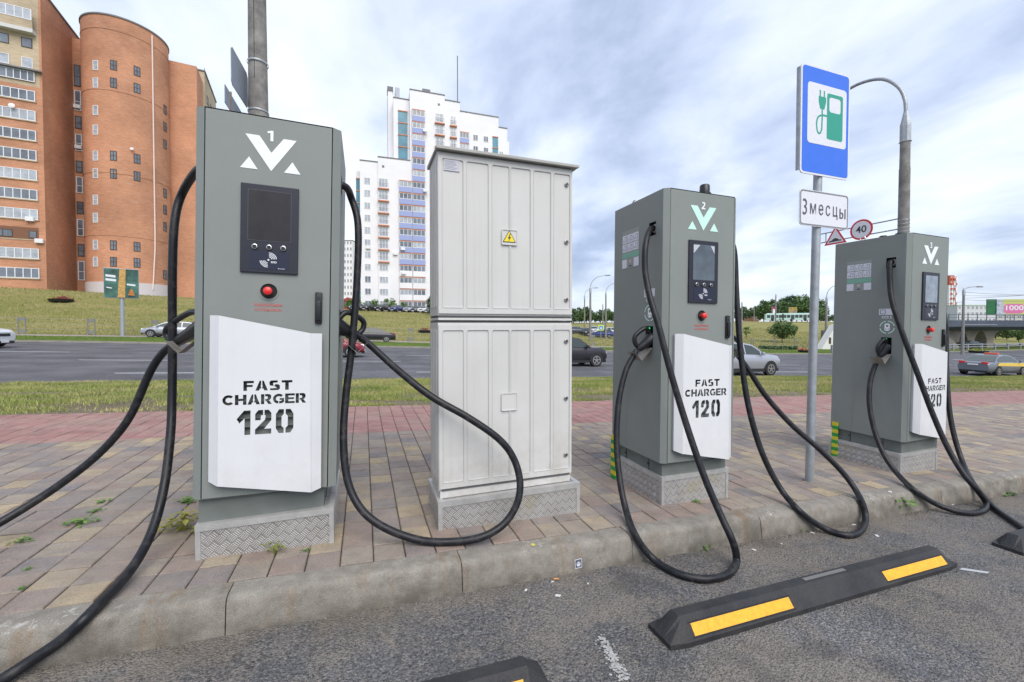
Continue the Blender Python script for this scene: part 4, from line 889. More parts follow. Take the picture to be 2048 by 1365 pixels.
# ---------------------------------------------------------------- red brick block
def red_block():
    e1 = c2w(.89, .456); e2 = c2w(-.456, .89); A = c2w(-66.8, 60); A.z = 5.6
    root = thing('apartment_building', 'tall orange brick apartment block with round stair tower, standing at left', 'apartment building', A, 0)
    R = FM((0, 0, 0), e1, e2); zb = A.z
    def Z(z): return z-zb
    def wallbox(nm, x0, x1, y0, y1, z0, z1, m): return MB().box((x0, y0, Z(z0)), (x1, y1, Z(z1))).obj(nm, m, root, R, uvscale=1)
    wallbox('wall', -34, 0, 0, 20, 5.6, 34.9, M_brick)
    wallbox('wall', -34, -.25, .02, 20, 34.9, 48.8, M_beige)
    wallbox('wall', -.25, 0, .02, 20, 34.9, 48.8, M_brick)
    wallbox('wall', 0, 16.3, 9.3, 21, 5.6, 47.6, M_brick)
    wallbox('wall', 11.2, 15.2, 15, 27, 5.6, 48.6, M_brick) if False else None
    wallbox('wall', 11.4, 15.0, 14.6, 27, 5.6, 49.6, M_brick)
    wallbox('wall', 15.0, 16.6, 14.6, 27, 5.6, 49.5, M_beige)
    rf = MB(); rf.box((-34.2, -.15, Z(48.8)), (.15, 20, Z(49.0))); rf.box((11.3, 14.45, Z(49.6)), (16.75, 27.2, Z(49.8))); rf.obj('roof_edge', M_roof, root, R)
    # ribbon glazing of the left part
    zs = [8.6+2.77*k for k in range(10)]
    for i, z in enumerate(zs):
        for a0, n in ((-5.55, 6), (-12.4, 6)):
            if i == 2 and a0 > -6:
                MB().box((a0, -.06, Z(z-.9)), (-.7, .02, Z(z-.75))).obj('ledge', M_beige, root, R, uvscale=1)
                MB().box((a0, -.02, Z(z-.75)), (-.7, 0.0, Z(z+.9))).obj('loggia_shade_panel', mat('loggia_shadow', (.20, .10, .06), .9), root, R)  # flat dark sheet on the wall paints the shade inside the loggia
                window(root, R @ T(-5.2, -.05, Z(z-.55)), 1.9, 1.0, 2, M_frameD); window(root, R @ T(-1.7, -.05, Z(z-.55)), .8, 1.0, 1, M_frameD)
                continue
            window(root, R @ T(a0, -.12, Z(z-.72)), 4.85, 1.44, n, M_frameW, M_glassL if i in (1, 3, 5, 8) else M_glass, .09)
            MB().box((a0-.1, -.14, Z(z-.86)), (a0+4.95, .0, Z(z-.72))).obj('ledge', M_beige, root, R, uvscale=1)
    window(root, R @ T(-5.55, -.15, Z(35.5)), 4.85, 1.4, 7, M_frameW, M_glass, .09)
    MB().box((-9, -.55, Z(36.95)), (.05, 0, Z(37.12))).obj('ledge', M_roof, root, R)
    for a, wd in ((-5.4, 2.2), (-2.0, 1.1)):
        window(root, R @ T(a, -.04, Z(37.4)), wd, 1.4, 2 if wd > 2 else 1, M_frameW, M_glassL); window(root, R @ T(a, -.04, Z(40.2)), wd, 1.3, 2 if wd > 2 else 1, M_frameD)
    MB().box((-9, -.9, Z(42.0)), (-.5, 0, Z(42.5))).obj('balcony_slab', mat('pale_slab', (.6, .6, .6), .8), root, R)
    MB().box((-9, -.8, Z(42.5)), (-.55, -.65, Z(43.7))).obj('balcony_front', M_beige, root, R, uvscale=1)
    window(root, R @ T(-6.4, -.82, Z(43.7)), 5.8, 1.5, 7, M_frameW, M_glassL, .09)
    # stair strip
    for (z0, z1, dk) in ((8.6, 11.7, 0), (12.5, 14.5, 1), (15.8, 18.5, 0), (19.4, 21.4, 1), (22.8, 25.4, 0), (26.1, 28, 1), (29.6, 32.3, 0), (33.2, 35.2, 1), (36.1, 39.3, 0), (40, 43.4, 1)):
        window(root, R @ T(.15, 9.22, Z(z0)), 1.5, z1-z0, 2, M_frameD if dk else M_frameW, None, .1, .45)
    # round tower
    C = Vector((7.1, 8.0)); Rr = 5.4; tz0, tz1 = 5.6, 49.0
    tw = MB(); tw.cyl((0, 0, Z(tz0)), Rr, Rr, tz1-tz0, 72); TM = R @ T(C.x, C.y, 0)
    twr = tw.obj('round_tower', M_brick, root, TM, smooth=True, uvscale='cyl')
    for zz in (15.2, 24.9, 37.6, 46.9): MB().cyl((0, 0, Z(zz)), Rr+.05, Rr+.05, .14, 72, cap=True).obj('brick_course', M_brick, twr, uvscale='cyl', smooth=True)
    MB().cyl((0, 0, Z(tz1)), Rr+.12, Rr+.12, .22, 72).obj('roof_edge', M_roof, twr, smooth=True)
    Cw = (Matrix.Translation(A) @ R) @ Vector((C.x, C.y, 0)); inv = (Matrix.Translation(A) @ TM).inverted()
    def hit(px, py):
        r = ray(px, py); d = c2w(r[0], 1, 0); k = d.x**2+d.y**2; b_ = -(d.x*Cw.x+d.y*Cw.y); c_ = Cw.x**2+Cw.y**2-Rr**2
        disc = b_*b_-k*c_
        if disc < 0: return None
        q = (-b_-math.sqrt(disc))/k; return inv @ Vector((d.x*q, d.y*q, CH+r[2]*q))
    cols = {191: [131, 166, 221, 260, 312, 347, 400, 436, 490, 524], 227: [131, 166, 312, 348, 491, 524], 274: [143, 177, 318, 353, 494, 526], 330: [220, 254, 289, 387, 420, 454, 550]}
    for px, ys in cols.items():
        for py in ys:
            h = hit(px, py)
            if not h: continue
            a = math.atan2(h.y, h.x); n = Vector((cos(a), sin(a)))
            m = FM((h.x+n.x*.03-(-n.y)*(-.4)*0, h.y+n.y*.03, h.z-.75), (-n.y, n.x), (-n.x, -n.y)) @ T(-.4, 0, 0)
            window(twr, m, .8, 1.5, 1 if px == 191 else 2, M_frameD if px != 191 else M_frameW, M_glassL if px == 191 else None, .09, .5)
    pts = [hit(303+6*i/10, 72+i*40) for i in range(11)]+[hit(309, 500), hit(305, 580)]
    pts = [p*1 for p in pts if p]; 
    for p in pts: k = (Rr+.12)/math.hypot(p.x, p.y); p.x *= k; p.y *= k
    MB().tube(pts, .10, 8).obj('gas_pipe', mat('pale_pipe', (.75, .62, .58), .6), twr, smooth=True)
    MB().cyl((0, 0, Z(5.6)), Rr+.1, Rr+.1, 2.4, 72).obj('tower_plinth', mat('pale_plinth', (.60, .56, .58), .8), twr, smooth=True)
    for (px, py) in ((263, 299),):
        h = hit(px, py); k = (Rr+.3)/math.hypot(h.x, h.y); MB().lathe([(0, .1), (.15, .05), (.24, 0)], (0, 0, 0), 14, 0, T(h.x*k, h.y*k, h.z) @ Matrix.Rotation(rad(70), 4, 'X')).obj('satellite_dish', M_frameW, twr)
    h = hit(205, 540)
    # air conditioners on the front and the stair strip
    for (a, y, z) in ((-1.9, -.45, 15.9), (.05, 9.0, 36.4), (.1, 9.0, 29.9), (-1.0, -.45, 12.9)): MB().box((a, y, Z(z)), (a+.85, y+.4, Z(z+.6))).obj('air_conditioner', M_frameW, root, R, bevel=.03)
    MB().lathe([(0, .1), (.2, .05), (.34, 0)], (0, 0, 0), 14, 0, R @ T(-2.9, -.5, Z(31.6)) @ Matrix.Rotation(rad(80), 4, 'X')).obj('satellite_dish', M_frameW, root)
    for k in range(5): MB().tube([(16.4, 16+k*2.2, Z(49.6)), (16.4, 16+k*2.2, Z(50.9))], .06, 5).obj('aerial', M_roof, root, R)
    for z in (44, 40.5): window(root, R @ T(16.62, 17, Z(z)), .0+1.2, 1.6, 1, M_frameD) if False else None
    sd_ = R @ FM((16.6, 0, 0), (0, 1), (-1, 0))
    for z in (44.6, 41.8, 39.0):
        for y in (16.5, 20, 23.5): window(root, sd_ @ T(y, -.05, Z(z)), 1.6, 1.5, 2, M_frameD)
red_block()

# ---------------------------------------------------------------- white high-rise
def white_block():
    e1c, e2c = (.948, .319), (-.319, .948); X0, Y0 = -33.33, 92.0; zb = 3.6
    org = c2w(X0, Y0, zb); root = thing('apartment_building', 'white high-rise apartment block with blue balconies and terracotta ledges', 'apartment building', org)
    R = FM((0, 0, 0), c2w(*e1c), c2w(*e2c))
    def a_(px):
        u = (px-1024)/F; return (u*Y0-X0)/(e1c[0]-u*e1c[1])
    def Z(z): return z-zb
    def wb(nm, p0, p1, y0, y1, z0, z1, m=M_bwhite): return MB().box((a_(p0), y0, Z(z0)), (a_(p1), y1, Z(z1))).obj(nm, m, root, R)
    wb('wall', 722, 758, .3, 14, 3.6, 37.4); wb('wall', 758, 822, 0, 14, 3.6, 38.5)
    wb('wall', 822, 891, -.0, 16, 3.6, 54.5); wb('wall', 891, 921, .25, 16, 3.6, 53.6)
    wb('wall', 921, 1001, 1.6, 18, 3.6, 52.3); wb('wall', 1001, 1022, 3.0, 18, 3.6, 50.6); wb('wall', 1022, 1029, 4.2, 18, 3.6, 48.0)
    wb('wall', 790, 822, 1.6, 14, 38.5, 52.9); wb('lift_shaft', 780, 790, 4.0, 9, 30, 55.6); wb('wall', 713, 722, 2.0, 12, 3.6, 35.6)
    rf = MB()
    for p0, p1, y, z in ((722, 758, .3, 37.4), (758, 822, 0, 38.5), (822, 891, 0, 54.5), (891, 921, .25, 53.6), (921, 1001, 1.6, 52.3), (1001, 1022, 3, 50.6), (790, 822, 1.6, 52.9)):
        rf.box((a_(p0)-.05, y-.1, Z(z)), (a_(p1)+.05, y+.5, Z(z)+.22))
    rf.obj('roof_edge', M_roof, root, R)
    for p0, p1, y, z, h in ((779, 791, 3.8, 55.6, .9), (852, 866, 4, 54.5, 2.4)):
        MB().box((a_(p0), y, Z(z)), (a_(p1), y+2.6, Z(z+h))).obj('chimney', M_bwhite if h > 1 else M_roof, root, R)
    MB().box((a_(851), 3.8, Z(56.9)), (a_(867), 6.8, Z(57.4))).obj('chimney_cap', M_roof, root, R)
    wb('roof_box', 796, 805, 5, 8, 52.9, 57.2, mat('grey_lift_box', (.42, .45, .50), .6))
    MB().tube([(a_(919)-.2, .6, Z(53.6)), (a_(919)-.2, .6, Z(64.6))], .12, 6).obj('mast', M_roof, root, R)
    fl = 2.71; z0 = 5.3
    def french(px0, px1, k, y, led=1):
        x, x1 = a_(px0), a_(px1); z = Z(z0+k*fl)
        window(root, R @ T(x, y-.06, z-.5), x1-x, 2.0, 2 if x1-x < 1.9 else 3, M_frameW, M_glassL, .09)
        if led:
            MB().box((x-.25, y-.55, z-.95), (x1+.25, y, z-.72)).obj('ledge', M_orange, root, R); MB().box((x-.2, y-.45, z-.72), (x1+.2, y, z-.62)).obj('ledge', M_bwhite, root, R)
            rb = MB(); rb.box((x-.15, y-.42, z+.28), (x1+.15, y-.38, z+.33))
            nb = 7
            for i in range(nb+1): q = x-.15+(x1-x+.3)*i/nb; rb.box((q-.012, y-.41, z-.62), (q+.012, y-.39, z+.28))
            rb.obj('railing', M_roof, root, R)
    def balc(px0, px1, k, y, blue=True):
        x, x1 = a_(px0), a_(px1); z = Z(z0+k*fl)
        window(root, R @ T(x, y-.42, z+.02), x1-x, 1.30, 3, M_frameW, M_glassL if (k*7+int(px0)) % 3 == 0 else M_glass, .10)
        MB().box((x, y-.44, z-1.15), (x1, y, z+.02)).obj('balcony_panel', M_bblue if blue else M_bwhite, root, R)
        MB().box((x-.05, y-.5, z+1.32), (x1+.05, y, z+1.46)).obj('ledge', M_orange, root, R)
    for k in range(11): window(root, R @ T(a_(730.5), .24, Z(z0+k*fl)), a_(742.5)-a_(730.5), 1.4, 2, M_frameW, None if k < 3 else M_glassL, .07)
    for k in range(11):
        if k < 4: window(root, R @ T(a_(760), -.06, Z(z0+k*fl)), a_(777)-a_(760), 1.4, 3, M_frameW, M_glassL, .08)
        else: french(759.5, 777.5, k, 0)
    for k in range(11): balc(800, 824.5, k, 0, k > 3)
    for k in range(17): balc(826.5, 851, k, -.0, k > 3)
    for k in range(1, 17): french(873, 888.5, k, 0)
    for k in range(1, 17): french(903, 913, k, .25)
    for k in range(0, 16):
        balc(922.5, 941, k, 1.6)
        for p in (950, 971): window(root, R @ T(a_(p), 1.54, Z(z0+k*fl)), 1.2, 1.35, 2, M_frameW, None, .08)
        if k < 15: french(1006, 1014, k, 3.0); french(1023, 1028, k, 4.2)
    def teal(px0, px1, k, y, ks=1):
        x, x1 = a_(px0), a_(px1); z = Z(z0+k*fl-1.1)
        MB().box((x, y-.1, z), (x1, y, z+fl*ks-.2)).obj('glazed_panel', M_teal, root, R); MB().box((x-.05, y-.22, z+fl*ks-.2), (x1+.05, y, z+fl*ks)).obj('ledge', M_orange, root, R)
    for k in range(13, 17): teal(799.5, 818, k, 1.6)
    for k in range(10, 16): teal(989, 1000, k, 1.6)
    for k in range(0, 11): teal(714, 721.5, k, 2.0)
    for (p, k, y) in ((734, 5, .24), (788, 4.6, 0), (803, 5, -.44), (804, 3, -.44), (848, 15, -.44), (848, 10, -.44)): MB().box((a_(p)-.1, y-.45, Z(z0+k*fl-.75)), (a_(p)+.85, y, Z(z0+k*fl-.15))).obj('air_conditioner', M_frameW, root, R, bevel=.03)
    for p, zz in ((768, 36.3), (879, 52.0)): MB().box((a_(p)-.2, -.03, Z(zz)), (a_(p)+.3, 0.0, Z(zz+.5))).obj('vent', M_roof, root, R)
white_block()
def simple_house(name, label, cat, pxa, pxb, ytop, Y, wall, roofm, dep=10, rows=0, colsn=0, zb=None, roof='flat', group=None, fm=None):
    a = atg((pxa+pxb)/2, Y); wv = (pxb-pxa)/F*Y; H_ = zat(ytop, Y)-a.z
    root = thing(name, label, cat, a, -AZ, group)
    MB().box((-wv/2, 0, -1), (wv/2, dep, H_)).obj('wall', wall, root, uvscale=1)
    if roof == 'gable': MB().prism([(-wv/2-.4, H_), (wv/2+.4, H_), (0, H_+wv*.32)], -.5, dep+.5).obj('roof', roofm, root)
    else: MB().box((-wv/2-.1, -.1, H_), (wv/2+.1, dep+.1, H_+.35)).obj('roof', roofm, root)
    for r in range(rows):
        for c in range(colsn):
            x = -wv/2+(c+.5)*wv/colsn; z = (r+.45)*H_/rows; w_ = min(1.8, wv/colsn*.6)
            window(root, T(x-w_/2, -.05, z), w_, min(1.5, H_/rows*.55), 2, fm or M_frameW, None, .1)
    return root
simple_house('apartment_building', 'distant narrow pale apartment block glimpsed beside the right edge of station 1', 'apartment building', 688, 706, 482, 190, M_bwhite, M_roof, 14, 12, 3)
simple_house('house', 'small red-roofed house glimpsed between station 1 and its cable', 'house', 686, 707, 602, 118, mat('red_boards', (.45, .10, .10), .7), mat('red_roof', (.50, .08, .10), .6), 8, 1, 1, roof='gable')

# ---------------------------------------------------------------- cars
CARM = {}
def car(kind, label, pos, heading, paint, L=4.5, Wd=1.8, H=1.5, group='cars on the road', detail=2, extra=None):
    key = (kind, paint.name, L, Wd, H, detail)
    root = thing('car', label, 'car', pos, heading, group)
    root.rotation_euler = (0, extra.get('pitch', 0) if extra else 0, heading)
    if key in CARM:
        for n_, d_ in CARM[key][0]: o = link(n_, d_, root)
        for M_, a_, b_ in CARM[key][1]: o = link('wheel', a_, root, M_); link('rim', b_, o)
        return root
    made = []; wheels = []; CARM[key] = (made, wheels)
    def put(n_, mb, m, **k): me = mb.mesh(n_, m, **k); made.append((n_, me)); return link(n_, me, root)
    h = H; w = Wd/2
    if kind == 'sedan': st = [(0, .30, .60), (.03, .22, .66), (.12, .20, .68), (.30, .19, .70), (.50, .19, .70), (.72, .19, .70), (.90, .20, .74), (.97, .24, .72), (1, .34, .66)]; cab = (.16, .30, .62, .76); hood = .66
    elif kind == 'suv': st = [(0, .32, .66), (.02, .22, .70), (.2, .20, .68), (.4, .20, .67), (.6, .20, .67), (.72, .20, .66), (.9, .21, .655), (.975, .25, .62), (1, .34, .54)]; cab = (.02, .08, .60, .77); hood = .64
    else: st = [(0, .32, .64), (.02, .22, .68), (.2, .20, .66), (.4, .20, .66), (.6, .20, .65), (.72, .20, .65), (.9, .21, .58), (.975, .25, .52), (1, .34, .44)]; cab = (.02, .12, .50, .80); hood = .64
    if kind == 'sedan': st = [(x, zb, (zt if x < .75 else zt-.10*(x-.72)/.28)) for x, zb, zt in st]
    body = MB(); vs = []; n = 14
    for x, zb, zt in st:
        e = 1-.16*max(0, (abs(x-.5)-.34)/.16)**1.6; wi = w*e
        half = [(wi*.84, zb*h*.55+.10), (wi*.96, zb*h*.55+.20), (wi, (zt*h)*.55), (wi*.995, (zt*h)*.76), (wi*.955, zt*h*.91), (wi*.86, zt*h*.985), (wi*.55, zt*h*1.005)]
        ring = [(x*L-L/2, y, z) for y, z in half]+[(x*L-L/2, -y, z) for y, z in half[::-1]]; vs += ring
    fs = [(i*n+k, i*n+(k+1) % n, (i+1)*n+(k+1) % n, (i+1)*n+k) for i in range(len(st)-1) for k in range(n)]+[tuple(range(n)), tuple(range(len(vs)-1, len(vs)-n-1, -1))]
    body.add(vs, fs)
    OUT = {'sedan': [(-.385, .635), (-.33, .74), (-.24, .90), (-.16, .965), (-.06, 1.0), (.04, .995), (.11, .95), (.20, .80), (.275, .65)],
           'suv': [(-.475, .63), (-.465, .76), (-.43, .90), (-.38, .965), (-.22, 1.0), (-.04, .995), (.08, .955), (.16, .84), (.255, .645)],
           'hatch': [(-.47, .63), (-.44, .80), (-.39, .92), (-.30, .975), (-.14, 1.0), (.0, .985), (.10, .93), (.20, .79), (.30, .63)]}[kind]
    OUT = [(x*L, z*h) for x, z in OUT]; zb = .635*h
    def wz(z, o=0.0): return w*(.915-.225*max(0, (z-zb)/(h-zb)))+o
    a3 = OUT[-1][0]
    V = [(x, wz(z), z) for x, z in OUT]+[(x, -wz(z), z) for x, z in OUT]; no = len(OUT)
    body.add(V, [tuple(range(no)), tuple(range(2*no-1, no-1, -1))]+[(i, i+no, i+1+no, i+1) for i in range(no-1)])
    body.add([(OUT[0][0], wz(zb), zb), (OUT[-1][0], wz(zb), zb), (OUT[-1][0], w*.93, .60*h), (OUT[0][0], w*.93, .60*h), (OUT[0][0], -wz(zb), zb), (OUT[-1][0], -wz(zb), zb), (OUT[-1][0], -w*.93, .60*h), (OUT[0][0], -w*.93, .60*h)], [(0, 1, 2, 3), (7, 6, 5, 4)])
    put('body', body, paint, smooth=True)
    top = lambda x: interp(x, [p[0] for p in OUT], [p[1] for p in OUT])
    xs0, xs1 = OUT[0][0], OUT[-1][0]; span = xs1-xs0
    for sg in (1, -1):
        for t0, t1 in ((.10, .34), (.365, .60), (.625, .90)) if kind != 'sedan' else ((.14, .40), (.425, .64), (.66, .90)):
            xa, xb = xs0+span*t0, xs0+span*t1; pts = [(xa, zb+.03), (xb, zb+.03)]
            for q in (1, .75, .5, .25, 0): x = xa+(xb-xa)*q; pts.append((x, max(zb+.05, top(x)-.075)))
            v = [(x, sg*wz(z, .007), z) for x, z in pts]
            put('window', MB().add(v, [tuple(range(len(v))) if sg > 0 else tuple(range(len(v)-1, -1, -1))]), M_carglass)
    for nm, idx in (('rear_window', (0, 1, 2, 3)), ('windscreen', (no-3, no-2, no-1))):
        v = []
        for i in idx:
            x, z = OUT[i]; e = .012 if nm == 'windscreen' else -.012
            if i == 0: z += .05*h
            if i == no-1: z += .012; x -= .02
            v += [(x+e, wz(z)-.07, z+.014), (x+e, -wz(z)+.07, z+.014)]
        put(nm, MB().add(v, [(2*i, 2*i+1, 2*i+3, 2*i+2) for i in range(len(idx)-1)]), M_carglass, smooth=True)
    wr_ = .335 if kind != 'suv' else .37
    fx, rx = L*.5-L*.175, -L*.5+L*.19
    wh = MB().cyl((0, -.11, 0), wr_, wr_, .22, 20, 0, 'y').mesh('wheel', M_tyre, smooth=True)
    rm = MB(); qy = Matrix.Rotation(rad(90), 4, 'X')
    for yy in (-.118, .118):
        rm.lathe([(wr_*.56, yy-.006), (wr_*.68, yy-.006), (wr_*.68, yy+.006), (wr_*.56, yy+.006), (wr_*.56, yy-.006)], (0, 0, 0), 24, 0, qy)
        rm.cyl((0, -yy-.008, 0), wr_*.16, wr_*.16, .016, 12, 0, 'y')
        for k in range(5): rm.box((-.030, -yy-.006, .03), (.030, -yy+.006, wr_*.60), 0, Matrix.Rotation(2*pi*k/5, 4, 'Y'))
    rimm = rm.mesh('rim', M_rim)
    for sg in (1, -1):
        for x in (fx, rx):
            arch = MB()
            o = link('wheel', wh, root, T(x, sg*(w-.10), wr_)); link('rim', rimm, o); wheels.append((T(x, sg*(w-.10), wr_), wh, rimm))
            arch.add([(x+(wr_+.07)*cos(rad(a)), sg*(w+.004), wr_+(wr_+.07)*sin(rad(a))) for a in range(-10, 191, 20)], [tuple(range(11))])
            put('wheel_arch', arch, M_black)
    for sg in (1, -1): put('sill', MB().box((rx+.4, sg*(w-.03)-.02, .22), (fx-.4, sg*(w-.03)+.025, .36)), M_black)
    for sg in (1, -1):
        put('tail_lamp', MB().box((-L/2-.01, sg*w*.62-.16*(1 if sg > 0 else 1), .58*h-.02), (-L/2+.16, sg*w*.62+.16, .58*h+.13)), M_tail, bevel=.02)
        put('headlight', MB().box((L/2-.22, sg*w*.66-.15, .44*h), (L/2+.005, sg*w*.66+.15, .44*h+.12)), M_head, bevel=.02)
        put('mirror', MB().box((a3-.42, sg*(w+.07)-.07, zb+.02), (a3-.26, sg*(w+.07)+.07, zb+.17)), paint, bevel=.03)
    put('grille', MB().box((L/2-.05, -w*.42, .40*h), (L/2+.018, w*.42, .50*h)), M_black, bevel=.02)
    put('bumper', MB().box((-L/2-.03, -w*.78, .26), (-L/2+.14, w*.78, .40)), M_black, bevel=.03)
    put('bumper', MB().box((L/2-.16, -w*.74, .24), (L/2+.03, w*.74, .40)), M_black, bevel=.03)
    put('number_plate', MB().box((-L/2-.045, -.26, .50*h), (-L/2+.02, .26, .50*h+.11)), M_plate)
    put('number_plate', MB().box((L/2-.02, -.26, .30), (L/2+.04, .26, .41)), M_plate)
    return root
def paint(name, c, metal=.3): return mat(name, c, .34, metal, coat=.25)
pW = paint('white_car_paint', (.66, .68, .72), 0); pS = paint('silver_car_paint', (.42, .44, .50), .5); pK = paint('black_car_paint', (.028, .026, .035), .2)
pR = paint('dark_red_car_paint', (.22, .015, .03), .2); pG = paint('grey_car_paint', (.12, .135, .17), .4); pB = paint('blue_car_paint', (.04, .06, .22), .3)
def car_end(px, py_base, t, L, end):            # place so that the right (end=+1) or left end meets that image column, on the road at lateral t
    u = (px-1024)/F; s = t*(u*cA+sA)/(cA-u*sA) if True else 0
    s = s-end*L/2; return Vector((s, t, rz(s, t)))
sl_ = rad(2.0)
def road_car(kind, label, px, t, L, end, p, H, Wd=1.8, heading=0, **k):
    pos = car_end(px, 0, t-Wd/2*(1), L, end); pos.y = t; pos.z = ground(pos.x, t)+(.0)
    dz = (ground(pos.x+2, t)-ground(pos.x-2, t))/4
    r = car(kind, label, pos, heading, p, L, Wd, H, **k); r.rotation_euler = (0, -math.atan(dz)*(1 if heading == 0 else -1), heading); return r
road_car('suv', 'white car driving in at the left edge of the photo', -20, 30.6, 4.5, 1, pW, 1.6)
road_car('hatch', 'silver hatchback on the far road behind the cable of station 1', 279, 45.8+1.6, 4.4, -1, pS, 1.5, heading=pi)
road_car('sedan', 'black saloon on the far road seen between station 1 and the white cabinet', 791, 46.2, 4.9, 1, pK, 1.45, heading=pi)
road_car('hatch', 'dark red car half hidden behind the right side of station 1', 728, 26.6, 4.3, 1, pR, 1.5)
road_car('suv', 'black off-road car with roof rails coming out from behind the white cabinet', 1216, 21.6, 4.3, 1, pK, 1.66, 1.82)
road_car('suv', 'silver sport utility car passing behind the right side of station 2', 1566, 16.9, 4.8, 1, pS, 1.70, 1.9)
tx = road_car('sedan', 'grey and yellow taxi with orange roof lamp at the right edge', 1985, 16.4, 4.85, -1, paint('taxi_grey_paint', (.17, .195, .23), .3), 1.47, 1.85)
road_car('hatch', 'dark car just showing behind the right edge of station 3', 1904, 22.0, 4.3, 1, pG, 1.5, detail=3)
MB().box((-.25, -.35, 1.46), (-.05, .35, 1.58)).obj('roof_lamp', mat('orange_lamp', (.75, .14, .05), .4), tx, bevel=.04)
yl = MB()
for sg in (1, -1): yl.add([(-1.75, sg*.935, .74), (2.2, sg*.935, .66), (2.2, sg*.925, .90), (-1.5, sg*.925, .94)], [(0, 1, 2, 3)])
yl.obj('yellow_band', mat('taxi_yellow', (.72, .52, .08), .35), tx)
tx.children[0]['label'] = 'dark grey car body with sloping roof'
for i, (px, p, L_) in enumerate(((715, pG, 'grey hatchback, leftmost of the cars parked on the bank'), (737.5, pK, 'dark grey car parked on the bank, second from the left'), (765, pK, 'black saloon parked on the bank below the plain windows'), (792.5, pB, 'dark blue car parked on the bank'), (820.5, pS, 'silver car parked on the bank below the balconies'), (833, pG, 'grey car squeezed between silver and white ones on the bank'), (848.5, pW, 'white car parked on the bank nearest the cabinet'), (859, pS, 'silver car, rightmost of the parked row, cut by the cabinet'))):
    a = atg(px, 88 if i < 4 else 90); car('hatch' if i % 2 else 'sedan', L_, a, -pi/2-AZ+rad(-8), p, 4.3, 1.78, 1.48, group='cars parked on the bank before the white high-rise')
for px, Y, p, L_, hd in ((1152, 88, pG, 'distant grey car by the left-hand lamp posts of the junction', 0), (1174, 84, pK, 'distant black car behind the thick lamp post of the junction', -1.9), (1187, 96, pW, 'distant white car waiting at the junction', -1.9), (1204, 80, pB, 'distant blue car behind the crossing sign', 2.6), (1214, 92, pW, 'distant white van-like car right of the crossing sign', 2.6)):
    a = atg(px, Y); car('hatch', L_, a, hd, p, 4.4, 1.8, 1.6, group='cars at the distant junction')
a = atg(1937, 72); car('sedan', 'black car parked before the bridge pier beyond the taxi', a, pi-AZ*.3, pK, 4.6, 1.8, 1.45, group='cars near the bridge')

# ---------------------------------------------------------------- articulated bus
def bus():
    Y = 172; a = atg(1531, Y); b = atg(1626, Y-6); d = (b-a); d.z = 0; Ln = d.length; a.z = max(a.z, b.z)+.2
    root = thing('bus', 'long pale green articulated bus on the hill road', 'bus', a, math.atan2(d.y, d.x))
    pg = mat('bus_green', (.50, .68, .64), .4)
    for x0, x1 in ((0, Ln*.36), (Ln*.39, Ln)): MB().box((x0, 0, .35), (x1, 2.5, 3.0)).obj('body', pg, root, bevel=.15)
    MB().box((Ln*.36, .1, .4), (Ln*.39, 2.4, 2.9)).obj('bellows', M_black, root)
    MB().box((.5, .4, 3.0), (Ln-.8, 2.1, 3.3)).obj('roof_unit', pg, root, bevel=.08)
    for k in range(11):
        x = .5+k*(Ln-1)/11; 
        if Ln*.33 < x+.7 < Ln*.41: continue
        MB().box((x, -.03, .7 if k in (1, 6, 9) else 1.4), (x+(Ln-1)/11*.84, 0.0, 2.6)).obj('door' if k in (1, 6, 9) else 'window', M_carglass, root)
    for x in (2.4, Ln*.55, Ln-2.6): MB().cyl((x, -.04, .48), .48, .48, .3, 14, 0, 'y').obj('wheel', M_tyre, root)
bus()

# ---------------------------------------------------------------- lamp posts, poles, distant signs
def lamp(px, Ytop, Y, label, arm=(1, 0), r=.12, arml=3.0, armh=1.6, head=True, group='lamp posts'):
    a = atg(px, Y); ht = zat(Ytop, Y)-a.z; root = thing('street_lamp', label, 'street lamp', a, 0, group)
    MB().tube([(0, 0, -.3), (0, 0, ht*.5), (0, 0, ht)], [r*1.35, r*1.1, r*.85], 10).obj('pole', M_conc, root, smooth=True)
    MB().lathe([(r*1.1, ht-.7), (r*1.1, ht), (r*.4, ht+.35)], (0, 0, 0), 10).obj('collar', M_galv, root, smooth=True)
    if arml:
        u = c2w(arm[0], arm[1]); pts = [Vector((0, 0, ht)), Vector((0, 0, ht+armh*.45))+u*arml*.06, Vector((0, 0, ht+armh*.85))+u*arml*.35, Vector((0, 0, ht+armh))+u*arml*.75, Vector((0, 0, ht+armh*1.02))+u*arml]
        MB().tube(spline(pts, 5), r*.38, 6).obj('arm', M_galv, root, smooth=True)
        if head: MB().box((-.45, -.16, -.08), (.45, .16, .08)).obj('lamp_head', mat('lamp_head', (.25, .25, .27), .5), root, T(*pts[-1]) @ Matrix.Rotation(math.atan2(u.y, u.x), 4, 'Z'), bevel=.05)
    return root
lamp(1180.5, 578, 70, 'concrete lamp post with curved arm, thickest of those right of the white cabinet', (1, 0), .17, 2.9, 2.2)
lamp(1169, 594, 96, 'thin concrete lamp post just left of the thick one at the junction', (1, 0), .14, 2.6, 2.0)
lamp(1211.5, 588, 78, 'concrete lamp post behind the crossing sign, its arm running behind station 2', (1, 0), .15, 2.6, 2.0)
lamp(1205.5, 610, 130, 'farthest thin post at the junction without an arm', (1, 0), .16, 0)
lamp(1652.5, 597, 68, 'concrete lamp post with curved arm between the blue sign and station 3', (1, 0), .17, 2.2, 2.1)
lamp(1483.5, 607, 92, 'plain concrete post right of station 2, by the sapling', (1, 0), .14, 0)
lamp(1551, 590, 150, 'dark post rising behind the bus', (1, 0), .2, 0)
lamp(1508, 612, 170, 'thin far post left of the bus', (1, 0), .13, 0)
lamp(1926, 582, 58, 'concrete lamp post before the bridge with a long arm', (1, .2), .15, 2.8, .6)
